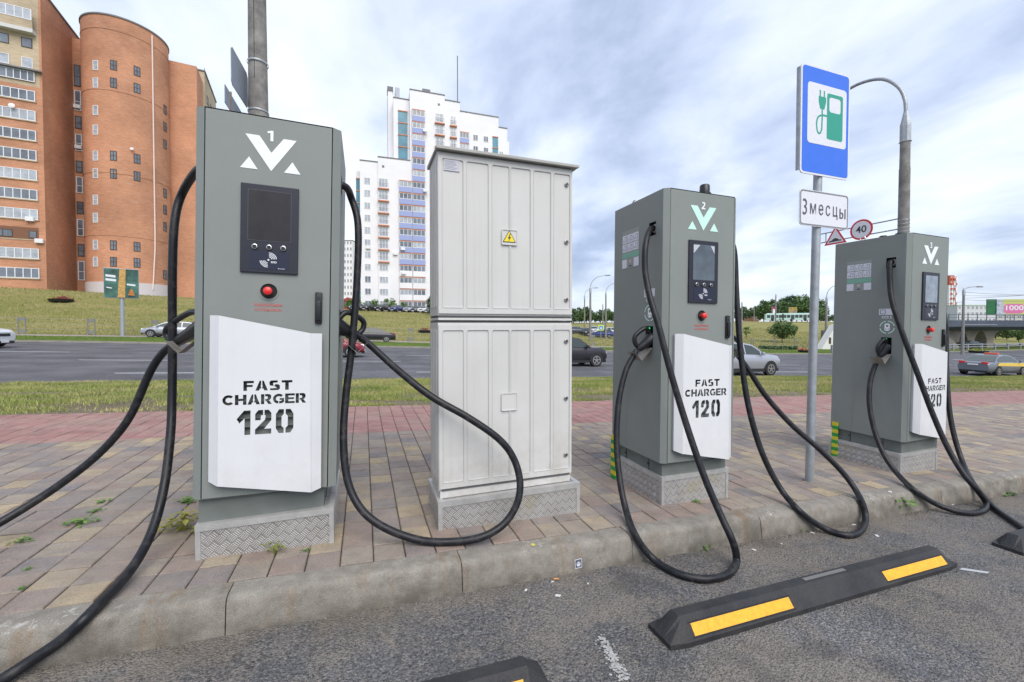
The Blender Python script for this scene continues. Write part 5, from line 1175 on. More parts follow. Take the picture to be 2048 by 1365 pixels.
def post_left():
    a = c2w(-3.70, 6.15); root = thing('lamp_post', 'thick grey concrete post rising behind station 1 with sign backs', 'lamp post', (a.x, a.y, ground(a.x, a.y)))
    zt = 7.2; MB().tube([(0, 0, -.2), (0, 0, 4.1)], [.150, .134], 24).obj('lower_shaft', M_conc, root, smooth=True)
    MB().tube([(0, 0, 4.1), (0, 0, 4.9), (0, 0, 9.0)], [.129, .122, .096], 24).obj('upper_shaft', M_conc, root, smooth=True)
    z0 = root.location.z
    for z in (4.35-z0, 5.05-z0, 4.15-z0): MB().lathe([(.136, -.012), (.139, 0), (.136, .012)], (0, 0, z), 24).obj('clamp_band', M_galv, root, smooth=True)
    MB().tube([(-.02, -.121, 4.7), (-.02, -.104, 7.5)], .0035, 6).obj('crack_line', M_gap, root)
    inv = T(*root.location).inverted()
    p0 = c2w(-3.66, 5.5); p1 = c2w(-3.86, 6.16)
    for nm, q0, q1, zz0, zz1 in (('sign_board', p0, p1, 4.40, 4.90), ('sign_plate', c2w(-3.61, 5.30), c2w(-3.89, 6.10), 4.05, 4.28)):
        d = (q1-q0).normalized(); n = Vector((-d.y, d.x, 0))*.004; c = .05 if nm == 'sign_board' else .01; Ln = (q1-q0).length
        prof = [(c, zz0), (Ln-c, zz0), (Ln, zz0+c), (Ln, zz1-c), (Ln-c, zz1), (c, zz1), (0, zz1-c), (0, zz0+c)]
        V = [inv @ (Vector((q0.x, q0.y, 0))+d*x+n*k+Vector((0, 0, z))) for k in (-1, 1) for x, z in prof]
        MB().add(V, [tuple(range(8)), tuple(range(15, 7, -1))]+[(i, (i+1) % 8, (i+1) % 8+8, i+8) for i in range(8)]).obj(nm, M_signback, root)
    q = c2w(-3.68, 5.52); MB().tube([inv @ Vector((q.x, q.y, 4.04)), inv @ Vector((q.x, q.y, 4.30))], .012, 6).obj('bracket', mat('rusty_bracket', (.28, .18, .13), .7), root)
post_left()
def post_right():
    s0, t0 = 13.25, 6.85; g = ground(s0, t0); root = thing('street_lamp', 'tall concrete street lamp behind station 3 with arched arm and two hanging traffic signs', 'street lamp', (s0, t0, g))
    zt = 6.35-g
    MB().tube([(0, 0, -.2), (0, 0, 5.3-g)], [.128, .114], 20).obj('lower_shaft', M_conc, root, smooth=True)
    MB().tube([(0, 0, 5.3-g), (0, 0, zt-.35)], [.108, .103], 20).obj('upper_shaft', M_conc, root, smooth=True)
    MB().lathe([(.116, zt-.35), (.116, zt+.05), (.112, zt+.10)], (0, 0, 0), 8).obj('collar', M_galv, root); MB().lathe([(.108, zt+.10), (.045, zt+.42), (.03, zt+.44)], (0, 0, 0), 8).obj('collar_cone', M_galv, root)
    MB().tube([Vector((.122*cos(a), .122*sin(a), zt-.36)) for a in [2*pi*i/16 for i in range(17)]]+[Vector((.23, 0, zt-.36))], .008, 5).obj('wire_band', M_galv, root)
    pts = [(0, 0, zt+.2), (0, .02, zt+.7), (0, .18, zt+1.15), (0, .55, zt+1.55), (0, 1.1, zt+1.72), (0, 1.7, zt+1.66), (0, 2.2, zt+1.57)]
    MB().tube(spline(pts, 6), .042, 10).obj('arm', M_galv, root, smooth=True)
    MB().box((-.12, 2.15, zt+1.48), (.12, 2.55, zt+1.60)).obj('lamp_head', mat('lamp_head', (.25, .25, .27), .5), root, bevel=.04)
    zr = 4.03-g
    for dz in (0, -.27): MB().tube([(-.05, .1, zr+dz), (-.05, 2.1, zr+dz)], .018, 6).obj('bracket_rail', M_galv, root)
    for y in (.75, 1.15, 1.9): MB().tube([(-.05, y, zr), (-.05, y, zr-.27)], .016, 6).obj('bracket_rail', M_galv, root)
    for k in range(4): MB().lathe([(.122, -.008), (.126, 0), (.122, .008)], (0, 0, zr-.36+k*.1), 16).obj('clamp_band', M_galv, root)
    SD = Matrix(((0, 0, -1, 0), (-1, 0, 0, 0), (0, 1, 0, 0), (0, 0, 0, 1)))
    def disc(nm, cx, cz, lps, m, x): me = fill(lps, T(x, 0, 0) @ T(0, cx, cz) @ SD, .002); me.materials.append(m); return link(nm, me, root)
    yc, zc = .92, zr-.11
    a = disc('speed_sign', yc, zc, [circ(0, 0, .285, 32)], M_signr, -.10); 
    me = fill([circ(0, 0, .235, 32)], T(-.104, 0, 0) @ T(0, yc, zc) @ SD, .001); me.materials.append(M_signw); link('sign_face', me, a)
    text_obj('lettering', '40', .27, M_signk, a, T(-.107, yc, zc) @ SD, .004, .0008)
    yc, zc = 1.60, zr-.18
    tri = lambda r: [(r*cos(rad(q)), r*sin(rad(q))-.03) for q in (90, 210, 330)]
    b = disc('bump_sign', yc, zc, [tri(.36)], M_signr, -.10)
    me = fill([tri(.27)], T(-.104, 0, 0) @ T(0, yc, zc) @ SD, .001); me.materials.append(M_signw); link('sign_face', me, b)
    me = fill([[(-.17, -.13), (.17, -.13), (.17, -.10), (.10, -.09), (.06, -.05), (0, -.03), (-.06, -.05), (-.10, -.09), (-.17, -.10)]], T(-.107, yc, zc) @ SD, .001); me.materials.append(M_signk); link('bump_symbol', me, b)
post_right()
# crossing sign
a = atg(1202, 75); r = thing('crossing_sign', 'yellow-green pedestrian crossing sign before the junction', 'road sign', a, -AZ)
MB().tube([(0, .05, 0), (0, .05, zat(649, 75)-a.z)], .05, 6).obj('post', M_galv, r); zc = zat(656, 75)-a.z
MB().box((-.48, -.02, zc-.48), (.48, .02, zc+.48)).obj('sign_board', mat('fluorescent_sign', (.55, .85, .10), .5), r); MB().box((-.32, -.03, zc-.32), (.32, -.02, zc+.32)).obj('blue_field', M_blue, r)
MB().prism([(-.2, zc-.22), (.2, zc-.22), (0, zc+.24)], -.04, -.03).obj('white_field', M_signw, r)
# billboards
def board(name, label, px0, px1, y0, y1, Y, hd, mats, post=True, th=.42):
    a = atg((px0+px1)/2, Y); wv = (px1-px0)/F*Y; z1, z0 = zat(y0, Y)-a.z, zat(y1, Y)-a.z
    r = thing(name, label, 'billboard', a, hd)
    if post: MB().tube([(0, 0, -.3), (0, 0, z0+.1)], .16 if wv < 8 else .4, 10).obj('post', M_galv, r, smooth=True)
    if name == 'billboard' and px0 == 213: wv *= .80
    MB().box((-wv/2, -th/2, z0), (wv/2, th/2, z1)).obj('frame', M_signback if name != 'big' else M_signw, r, bevel=.03)
    return r, wv, z0, z1
r, wv, z0, z1 = board('billboard', 'two-sided billboard on grey post with dark green poster before the brick block', 213, 277, 538, 597, 38, -AZ+rad(40), None)
def flat(nm, pts, y, m, par): return MB().add([(x, y, z) for x, z in pts], [tuple(range(len(pts)))]).obj(nm, m, par)
x0, x1 = -wv/2+.03, wv/2-.03; zt, zb_ = z1-.05, z0+.05; zm = (zt+zb_)/2
flat('poster', [(x0, zb_), (x1, zb_), (x1, zt), (x0, zt)], -.215, mat('poster_green', (.06, .16, .13), .35, 0, .8, 1.2), r)
flat('poster_stripe', [(-.28, zb_), (.22, zb_), (.30, zt), (-.12, zt)], -.222, mat('poster_gold', (.55, .33, .10), .5, 0, .4, 6), r)
for i, (a0, b0, a1, b1) in enumerate(((x0+.1, zm+.55, x0+.75, zm+.75), (x0+.1, zm+.2, -.35, zm+.40), (.35, zm-.15, x1-.2, zm+.0), (x0+.15, zm-.45, x0+.5, zm-.36))): flat('poster_lettering', [(a0, b0), (a1, b0-.06), (a1, b1-.06), (a0, b1)], -.224, M_signw, r)
flat('poster_picture', [(.4, zb_+.25), (x1-.25, zb_+.2), (x1-.4, zb_+.75), (.6, zb_+.8)], -.223, mat('poster_orange', (.55, .20, .04), .5, 0, .4, 5), r)
r, wv, z0, z1 = board('billboard', 'pink billboard behind the bus', 1543, 1552, 614, 633, 178, -AZ, None); flat('poster', [(-wv/2, z0), (wv/2, z0), (wv/2, z1), (-wv/2, z1)], -.21, mat('poster_pink', (.65, .06, .22), .5), r); flat('poster_lettering', [(-.6, z0+1.2), (.6, z0+1.2), (.6, z1-1.0), (-.6, z1-1.0)], -.22, M_signw, r)
r, wv, z0, z1 = board('billboard', 'pale yellow billboard above the bus roof', 1577, 1593, 615, 634, 180, -AZ, None); flat('poster', [(-wv/2, z0), (wv/2, z0), (wv/2, z1), (-wv/2, z1)], -.21, mat('poster_yellow', (.70, .52, .16), .5, 0, .4, .8), r)
for k in range(3): flat('poster_picture', [(k*.45, z0+.6), (k*.45+.25, z0+.5), (k*.45+.3, z0+2.4), (k*.45+.05, z0+2.6)], -.22, mat('poster_blue', (.12, .12, .45), .5), r)
r, wv, z0, z1 = board('billboard', 'large billboard with pink oval reading 1000 above the bridge', 1995, 2046, 599, 630, 118, -AZ-rad(8), None)
flat('poster', [(-wv/2, z0), (wv/2, z0), (wv/2, z1), (-wv/2, z1)], -.215, mat('poster_lime', (.50, .54, .16), .5), r)
flat('poster_picture', [(-wv/2, z0), (-wv*.22, z0), (-wv*.30, z1), (-wv/2, z1)], -.222, mat('poster_sky', (.45, .50, .60), .5, 0, .5, 1), r)
me = fill([rrect(-wv*.26, z0+.35, wv*.42, z1-1.3, .9)], T(0, -.226, 0) @ FRONT, .003); me.materials.append(mat('poster_rose', (.62, .16, .36), .5)); link('poster_oval', me, r)
text_obj('lettering', '1000', 1.9, M_signw, r, T(wv*.08, -.235, (z0+z1)/2-.3) @ FRONT, .03, .003, xs=1.25)
MB().box((-wv/2-2.2, .0, z0-.1), (-wv/2-.02, .3, z1+.05)).obj('side_panel', mat('poster_dark_green', (.02, .16, .06), .5, 0, .4, .5), r, Matrix.Rotation(rad(0), 4, 'Z'))

# ---------------------------------------------------------------- bridge and far right
def bridge():
    Y = 70; a = at(1860, 650, Y-1); b = at(2230, 650, Y+6); d = b-a; d.z = 0; Ln = d.length*2.6; zt = zat(641, Y); zb = zat(661, Y)
    root = thing('bridge', 'grey road bridge on flared concrete piers at the far right', 'bridge', (a.x, a.y, 0), math.atan2(d.y, d.x))
    deck = mat('bridge_deck', (.105, .125, .17), .7, 0, .2, .3); pc = mat('bridge_concrete', (.30, .265, .22), .85, 0, .3, .5)
    MB().prism([(0, zt), (9, zt), (9, zb+.3), (7.5, zb), (1.8, zb), (.25, zb+.6)], 0, Ln, plane='yz').obj('deck', deck, root)
    rl = MB()
    rl.box((0, .1, zt+.95), (Ln, .18, zt+1.05)); rl.box((0, .1, zt+.45), (Ln, .18, zt+.52))
    rl.obj('railing', deck, root)
    for k in range(int(Ln/2)): MB().box((k*2, .1, zt), (k*2+.1, .18, zt+.95)).obj('railing_post', deck, root)
    g = ground(a.x+10, a.y)-1
    inv = (T(a.x, a.y, 0) @ Matrix.Rotation(math.atan2(d.y, d.x), 4, 'Z')).inverted()
    for px in (1967, 2010, 2062):
        x = (inv @ at(px, 680, Y)).x; w_ = .95 if px == 1967 else .8
        prof = [(x-w_, g-.5), (x+w_, g-.5), (x+w_, zb-1.6), (x+w_+.5, zb-.7), (x+w_+1.3, zb-.02), (x-w_-1.3, zb-.02), (x-w_-.5, zb-.7), (x-w_, zb-1.6)]
        if px == 1967: prof = [(x-w_+.6, g-.5), (x+w_, g-.5), (x+w_, zb-1.6), (x+w_+.5, zb-.7), (x+w_+1.3, zb-.02), (x-w_-4.2, zb-.02), (x-w_-3.6, zb-.45), (x-w_-.6, zb-1.1), (x-w_, zb-2.2)]
        MB().prism(prof, 3.2, 5.6).obj('pier', pc, root)
    x1 = (inv @ at(1962, 700, Y)).x
    MB().prism([(-12, g-.5), (x1, g-.5), (x1-.5, g+.3), (x1-5.6, zb-.05), (-12, zb-.05)], 1.0, 8.6).obj('abutment', mat('abutment_concrete', (.20, .19, .18), .9, 0, .25, .4), root)
    a2 = [(inv @ at(px, 650, Y)).x for px in (1925, 2008)]
    MB().box((a2[0], -.4, zb+.9), (a2[1], -.3, zb+1.0)).obj('gantry', M_galv, root)
bridge()
def tower(px0, px1, yt, Y, nm, label, body, band):
    a = atg((px0+px1)/2, Y); a.z = 2; wv = (px1-px0)/F*Y; H_ = zat(yt, Y)-a.z; r = thing('apartment_building', label, 'apartment building', a, -AZ)
    MB().box((-wv/2, 0, 0), (wv/2, 14, H_)).obj('wall', body, r)
    n = int(H_/3)
    for k in range(n):
        z = k*3
        for j, x in enumerate((-wv*.35, 0, wv*.22)):
            MB().box((x, -.5, z), (x+wv*.16, 0, z+1.4)).obj('balcony', band if (j+k) % 2 == 0 or j == 0 else M_bwhite, r)
            window(r, T(x, -.1, z+1.45), wv*.16, 1.3, 1, M_frameW, None, .15)
    MB().box((-wv/2-.1, -.1, H_-6), (wv*.1, 14.1, H_)).obj('brick_top', band, r)
tower(1897, 1913, 551, 260, 't', 'distant red and white tower block right of station 3', M_bwhite, mat('red_panel', (.45, .10, .06), .7))
r = simple_house('office_building', 'low pale building with green roof band behind the bridge', 'office building', 1914, 1992, 612, 180, mat('pale_office', (.55, .58, .62), .7), mat('green_roof', (.28, .42, .24), .7), 12, 3, 9)
simple_house('office_building', 'low grey building below the large billboard', 'office building', 1994, 2070, 632, 200, mat('grey_office', (.45, .46, .46), .7), M_roof, 12, 2, 6)
simple_house('house', 'small distant pale building right of the tree line near the lamp post', 'house', 1641, 1652, 617, 330, mat('cream_wall', (.6, .56, .45), .7), M_roof, 12, 3, 2)
simple_house('house', 'small distant brick house left of the bus', 'house', 1505, 1517, 634, 200, M_brick, M_roof, 8, 1, 2)
# white sloping kiosk
Y = 66; a = atg(1655, Y); r = thing('kiosk', 'white steep-roofed pavilion half hidden behind station 3', 'pavilion', a, -AZ)
hh = zat(650, Y)-a.z; MB().prism([(-.9, 0), (3.4, 0), (3.4, hh*1.05), (1.4, hh*1.0)], 0, 1.4).obj('wall', mat('pavilion_white', (.72, .72, .68), .7), r); MB().box((.25, -.04, .9), (.6, 0, 1.9)).obj('window', M_frameD, r)

# ---------------------------------------------------------------- vegetation
def m_leaf(name, c1, c2):
    k = NT(name); ri = k.n('ShaderNodeTexNoise', {'Vector': k.pos(), 'Scale': .9, 'Detail': 3}).outputs[0]
    wn_ = k.n('ShaderNodeTexWhiteNoise', {'Vector': k.n('ShaderNodeVectorMath', {0: k.pos(), 1: (4., 4., 4.)}, operation='SNAP').outputs[0]}).outputs[0] if False else k.noise(k.pos(), 7, 2)
    c = k.mix(k.rng(k.math('ADD', k.math('MULTIPLY', ri, .5), k.math('MULTIPLY', wn_, .5)), .38, .62), c1, c2)
    k.l(c, k.b.inputs['Base Color']); k.b.inputs['Roughness'].default_value = .6; k.b.inputs['Subsurface Weight'].default_value = 0
    return k.m
L1 = m_leaf('leaf_green', (.05, .11, .03, 1), (.12, .21, .055, 1)); L2 = m_leaf('leaf_bright', (.07, .16, .02, 1), (.13, .25, .04, 1)); L3 = m_leaf('leaf_dark', (.045, .09, .04, 1), (.10, .17, .065, 1))
TREES = {}
def tree_mesh(key, h, cw, ct, nclump, nleaf, ls, lm_, seed):
    if key in TREES: return TREES[key]
    R = random.Random(seed); tr = MB(); th = h*ct
    tr.tube([(0, 0, -.3), (R.uniform(-.1, .1), 0, th), (R.uniform(-.2, .2), R.uniform(-.2, .2), h*.75)], [h*.022, h*.017, h*.006], 7)
    lf = MB(); cz = (th+h)/2; rz_ = (h-th)/2
    for c in range(nclump):
        while True:
            p = Vector((R.uniform(-1, 1), R.uniform(-1, 1), R.uniform(-1, 1)))
            if .35 < p.length < 1: break
        k = 1-.35*max(0, p.z)
        q = Vector((p.x*cw/2*k, p.y*cw/2*k, cz+p.z*rz_)); tr.tube([(0, 0, max(th*.8, q.z-rz_*.6)), q*.6+Vector((0, 0, q.z*.4))*1.0 if False else (q.x*.6, q.y*.6, q.z-.1*rz_), q], [h*.008, h*.004, h*.002], 4)
        cr = cw*R.uniform(.09, .19)
        for _ in range(nleaf):
            d = Vector((R.gauss(0, 1), R.gauss(0, 1), R.gauss(0, .8))).normalized()*cr*R.random()**.35
            o = q+d; s_ = ls*R.uniform(.6, 1.3)
            u = Vector((R.gauss(0, 1), R.gauss(0, 1), R.gauss(0, .6))).normalized(); v = u.cross(Vector((R.gauss(0, 1), R.gauss(0, 1), R.gauss(0, 1)))).normalized()
            lf.add([o-u*s_, o+v*s_*.6, o+u*s_, o-v*s_*.6], [(0, 1, 2, 3)])
    TREES[key] = (tr.mesh('trunk', M_bark), lf.mesh('crown', lm_)); return TREES[key]
def tree(key, pos, label, rot=0, sc=1.0, group=None, args=None, cat='tree', name='tree'):
    a, b = tree_mesh(key, *args) if args else TREES[key]
    r = thing(name, label, cat, pos, rot, group); r.scale = (sc, sc, sc*1.0); link('trunk', a, r); link('crown', b, r); return r
p = atg(1565, 84); tree('round', p, 'round dark green tree standing alone on the grassy hill below the bus', 0, 1, args=(4.6, 4.6, .22, 60, 60, .16, L1, 3))
p = atg(1492.5, 92); tree('sap', p, 'small bright green sapling on the hill just right of station 2', 0, 1, args=(2.9, 1.7, .38, 16, 26, .12, L2, 5))
for i in range(3): tree_mesh('belt%d' % i, 12, 8.5, .12, 60, 42, .42, (L1, L3, L1)[i], 11+i)
ORD = 'first second third fourth fifth sixth seventh eighth ninth tenth eleventh twelfth thirteenth fourteenth fifteenth sixteenth'.split()
def belt(x0, x1, n, Y0, y_t, tag_):
    R = random.Random(int(x0))
    for i in range(n):
        px = x0+(x1-x0)*(i+.5)/n+R.uniform(-2, 2); Y = Y0*R.uniform(.92, 1.12); p = atg(px, Y); top = y_t(px)+R.uniform(-5, 7); h = zat(top, Y)-p.z
        tree('belt%d' % (i % 3), p, 'tree, '+ORD[i]+' from the left in '+tag_, R.uniform(0, 6), max(.3, h/12), tag_)
belt(1136, 1245, 13, 235, lambda x: 618+6*sin(x*.09), 'the distant belt behind the junction')
belt(1470, 1640, 16, 205, lambda x: interp(x, [1470, 1500, 1530, 1560, 1590, 1600, 1640], [622, 612, 603, 603, 590, 592, 603]), 'the belt behind the bus')
belt(1636, 1672, 4, 210, lambda x: 630, 'the far gap between sign post and station 3')
belt(1890, 2070, 8, 105, lambda x: 668, 'the low row under the bridge')
for i, px in enumerate((696, 704, 727, 748, 750, 780, 806, 866)):
    p = atg(px, 93); tree('shrub', p, 'leafy shrub behind the parked cars, '+ORD[i]+' from the left', i, .8+.12*(i % 3), 'shrubs behind the parked cars', (3.0, 3.0, .03, 22, 40, .14, L2, 21), 'shrub', 'shrub')
p = atg(866, 84); tree('belt1', p, 'tree at the left edge of the white cabinet beyond the parked cars', 1, .33)
# hedge line on the hill foot
hp = MB(); R = random.Random(4)
for i in range(1500):
    k = R.random(); p = at(1518+78*k, 660, 64+2*R.random()); z = ground(p.x, p.y)+R.random()*.45; o = Vector((p.x, p.y, z)); u = Vector((R.gauss(0, 1), R.gauss(0, 1), R.gauss(0, 1))).normalized()*.16; v = Vector((R.gauss(0, 1), R.gauss(0, 1), R.gauss(0, 1))).normalized()*.12
    hp.add([o-u, o+v, o+u, o-v], [(0, 1, 2, 3)])
tag(hp.obj('hedge', L3), 'low dark green hedge along the foot of the hill', 'hedge')
# flower beds
def flowers(px, py, Y, w_, label, cols):
    a = atg(px, Y); r = thing('flower_bed', label, 'flower bed', a, -AZ); R = random.Random(px)
    MB().lathe([(w_*.42, 0), (w_*.5, .32), (w_*.45, .34), (0, .3)], (0, 0, 0), 14).obj('planter', M_black, r)
    for nm, m, dx in cols:
        b = MB()
        for i in range(160):
            o = Vector((dx*w_*.3+R.gauss(0, w_*.16), R.gauss(0, w_*.15), .32+abs(R.gauss(0, .16)))); u = Vector((R.gauss(0, 1), R.gauss(0, 1), R.gauss(0, 1))).normalized()*.07; v = Vector((R.gauss(0, 1), R.gauss(0, 1), R.gauss(0, 1))).normalized()*.06
            b.add([o-u, o+v, o+u, o-v], [(0, 1, 2, 3)])
        b.obj(nm, m, r)
fr_ = mat('red_petals', (.50, .04, .03), .6); fp = mat('purple_leaves', (.16, .03, .07), .6); fy = mat('lime_leaves', (.28, .34, .04), .6)
flowers(123, 636, 52, 2.4, 'round planter of red and lime plants on the bank left of the billboard', (('foliage', fy, -1), ('blossom', fr_, .2), ('foliage', fp, .5)))
flowers(849, 660, 60, 1.9, 'planter of orange-red flowers on the bank beside the white cabinet', (('blossom', fr_, 0), ('foliage', L3, 0)))
flowers(1612, 690, 56, 1.8, 'planter with red and yellow plants at the hill foot left of the sign post', (('foliage', fy, 0), ('blossom', fr_, -.5)))
flowers(1958, 692, 62, 2.2, 'yellow-green planter near the black car by the bridge', (('foliage', fy, 0),))
# wire fence with paired posts on the far side of the median
fence = thing('fence', 'low wire fence with paired grey posts beyond the median grass', 'fence', (-28.5, 49.3, rz(-28.5, 49)))
inv = T(*fence.location).inverted(); fs_ = [-38.1+4.8*k for k in range(24)]
pm = MB(); pm.box((-.28, -.03, 0), (-.22, .03, 1.55)); pm.box((.22, -.03, 0), (.28, .03, 1.55)); pm.box((-.22, -.015, 1.2), (.22, .015, 1.5)); pm.box((-.22, -.015, .15), (.22, .015, .4)); pmm = pm.mesh('fence_post', mat('fence_steel', (.20, .21, .21), .7, .2))
for s in fs_: link('fence_post', pmm, fence, inv @ T(s, 49.3, ground(s, 49.3)))
for dz in (.5, 1.0, 1.45): MB().tube([inv @ Vector((s, 49.3, ground(s, 49.3)+dz)) for s in fs_], .008, 4).obj('wire', M_galv, fence)
# guard rail before the bridge
gr = thing('guard_rail', 'grey guard rail with posts behind the taxi', 'guard rail', (70, 38.5, ground(70, 38.5))); inv = T(*gr.location).inverted()
for dz in (.55, .95): MB().tube([inv @ Vector((s, 38.6, ground(s, 38.6)+dz)) for s in range(60, 130, 5)], .06, 5).obj('rail', M_galv, gr)
for s in range(60, 126, 4): MB().box((-.12, -.12, 0), (.12, .12, 1.1)).obj('rail_post', mat('rail_post', (.30, .31, .32), .8), gr, inv @ T(s, 38.75, ground(s, 38.6)))
# overhead wires by the bridge
wr = thing('overhead_wires', 'thin overhead wires running right from the lamp post by the bridge', 'wires', at(1926, 590, 58)); inv = T(*wr.location).inverted()
for y0, y1, x1 in ((585, 582, 2300), (600, 590, 2300), (597, 560, 2300), (604, 606, 1700), (592, 570, 2300)):
    p, q = at(1926, y0, 58), at(x1, y1, 60); MB().tube([inv @ (p*(1-k/8)+q*(k/8)-Vector((0, 0, .5*4*(k/8)*(1-k/8)))) for k in range(9)], .022, 4).obj('wire', M_roof, wr)

# near verge: real blades, bare earth where they thin out
def blades(name, n, smin, smax, tmin, tmax, hmin, hmax, wd, m, dens, off=0.0, label='rough green and straw-coloured grass of the verge behind the pavement', parent=None):
    s = rng.uniform(smin, smax, n*3); t = tmin+(tmax-tmin)*rng.random(n*3)**1.25
    X = s*cA-t*sA; Y = s*sA+t*cA; ok = (np.abs(X/np.maximum(Y, .1)) < 1.28) & (Y > .3)
    f = np.sin(s*1.7+3*np.sin(t*.9))*np.cos(t*2.3+2*np.sin(s*.8))+.6*np.sin(s*5.1+t*3)*np.cos(t*4.7-s*1.3)
    edge = np.clip((t-tmin)/1.6, 0, 1)
    ok &= rng.random(n*3) < np.clip(dens+.75*f+.9*(edge-.55), .02, 1)
    s, t = s[ok][:n], t[ok][:n]; n = len(s)
    z = np.array([ground(a, b) for a, b in zip(s, t)])-.01
    h = rng.uniform(hmin, hmax, n)*(.55+.45*np.clip((t-tmin)/1.2, 0, 1)); an = rng.uniform(0, 2*pi, n); lx = rng.normal(0, .35, n)*h; ly = rng.normal(0, .35, n)*h
    w_ = wd*rng.uniform(.6, 1.3, n)
    v = np.zeros((n, 3, 3)); v[:, 0] = np.stack([s-np.cos(an)*w_, t-np.sin(an)*w_, z], 1); v[:, 1] = np.stack([s+np.cos(an)*w_, t+np.sin(an)*w_, z], 1); v[:, 2] = np.stack([s+lx, t+ly, z+h], 1)
    me = bpy.data.meshes.new(name); me.vertices.add(n*3); me.vertices.foreach_set('co', v.reshape(-1)); me.loops.add(n*3); me.loops.foreach_set('vertex_index', np.arange(n*3, dtype=np.int32))
    me.polygons.add(n); me.polygons.foreach_set('loop_start', np.arange(0, n*3, 3, dtype=np.int32)); me.update(calc_edges=True); me.materials.append(m)
    o = link(name, me, parent); tag(o, label, 'grass', kind='stuff'); return o
def m_blade():
    k = NT('grass_blade'); p = k.pos(); f = k.noise(p, .55, 4); g = k.noise(p, 30, 2)
    x = k.rng(k.math('ADD', k.math('MULTIPLY', f, .55), k.math('MULTIPLY', g, .45)), .36, .64)
    c = k.ramp(x, [(0, (.13, .20, .035)), (.35, (.22, .28, .06)), (.65, (.36, .36, .12)), (1, (.50, .43, .22))])
    k.l(c, k.b.inputs['Base Color']); k.b.inputs['Roughness'].default_value = .7; return k.m
M_bl = m_blade()
blades('verge_grass', 270000, -9, 62, 6.42, 15.8, .03, .085, .007, M_bl, .35)
blades('edge_tufts', 26000, -9, 40, 6.22, 6.75, .02, .05, .006, M_bl, -.25, label='sparse grass creeping over the back edge of the pavement')
blades('slope_tufts', 90000, -75, 120, 50.5, 100, .10, .26, .045, m_leaf('slope_blade', (.21, .24, .06, 1), (.36, .31, .14, 1)), .55, label='dry rough grass tufts covering the grassy slopes beyond the road')
blades('median_tufts', 60000, -45, 70, 37.9, 45.9, .04, .12, .02, m_leaf('median_blade', (.09, .16, .02, 1), (.16, .24, .04, 1)), .9, label='bright green grass of the median strip')

# weeds in the paving joints and at the kerb
def weed(px, py, sz, label, m=L2, off=0.0, n=26, tall=False):
    o0 = on_pav(px, py, off); R = random.Random(px); b = MB(); sz *= 1.35
    for i in range(n):
        a = R.uniform(0, 2*pi); r_ = sz*R.random(); h = sz*(R.uniform(.1, .6) if not tall else R.uniform(.3, 1.6)); o = Vector((r_*cos(a), r_*sin(a)*.7, h*.6)); d = Vector((cos(a), sin(a), R.uniform(-.2, .6))).normalized()*sz*.33; v = d.cross(Vector((0, 0, 1))).normalized()*sz*.13
        b.add([o-d*.5, o+v, o+d*.7+Vector((0, 0, -.1*sz)), o-v], [(0, 1, 2), (0, 2, 3)])
        b.add([(0, 0, 0), (0.002, 0, 0), o-d*.4], [(0, 1, 2)])
    w_ = b.obj('weed', m); w_.location = o0; tag(w_, label, 'weed', None); return w_
LY = m_leaf('leaf_yellowing', (.18, .20, .03, 1), (.30, .28, .06, 1))
weed(203, 1005, .035, 'small weed in the paving, upper one of the three left of station 1'); weed(193, 1023, .035, 'small round weed just below the uppermost one left of station 1')
weed(162, 1047, .055, 'larger ragged weed in the paving left of station 1', n=44); weed(40, 1085, .04, 'flat weed in the paving near the left edge')
weed(55, 1140, .018, 'tiny weed in a joint near the left edge, upper'); weed(42, 1178, .018, 'tiny weed in a joint just above the kerb at left')
weed(375, 1005, .06, 'weed growing under the left edge of station 1', n=34); weed(368, 1062, .085, 'pale straggling weed at the left corner of station 1 plinth', LY, n=70, tall=True)
weed(548, 1108, .045, 'upright yellow and green weed before the plinth of station 1', LY, n=22, tall=True); weed(610, 1103, .02, 'tiny two-leaf weed before the plinth of station 1')
weed(1393, 1004, .035, 'low weed at the foot of station 2 plinth'); weed(1403, 1096, .055, 'weed at the kerb foot inside the cable loop of station 2', off=-.15, n=34)
weed(1598, 1058, .06, 'broad-leaved weed at the kerb foot left of the long cable loop', L1, off=-.15, n=46); weed(1795, 1022, .10, 'grassy weed at the kerb foot before station 3', L2, off=-.15, n=60, tall=True); weed(2012, 990, .07, 'weed at the kerb foot near the right edge', L1, off=-.15, n=40)

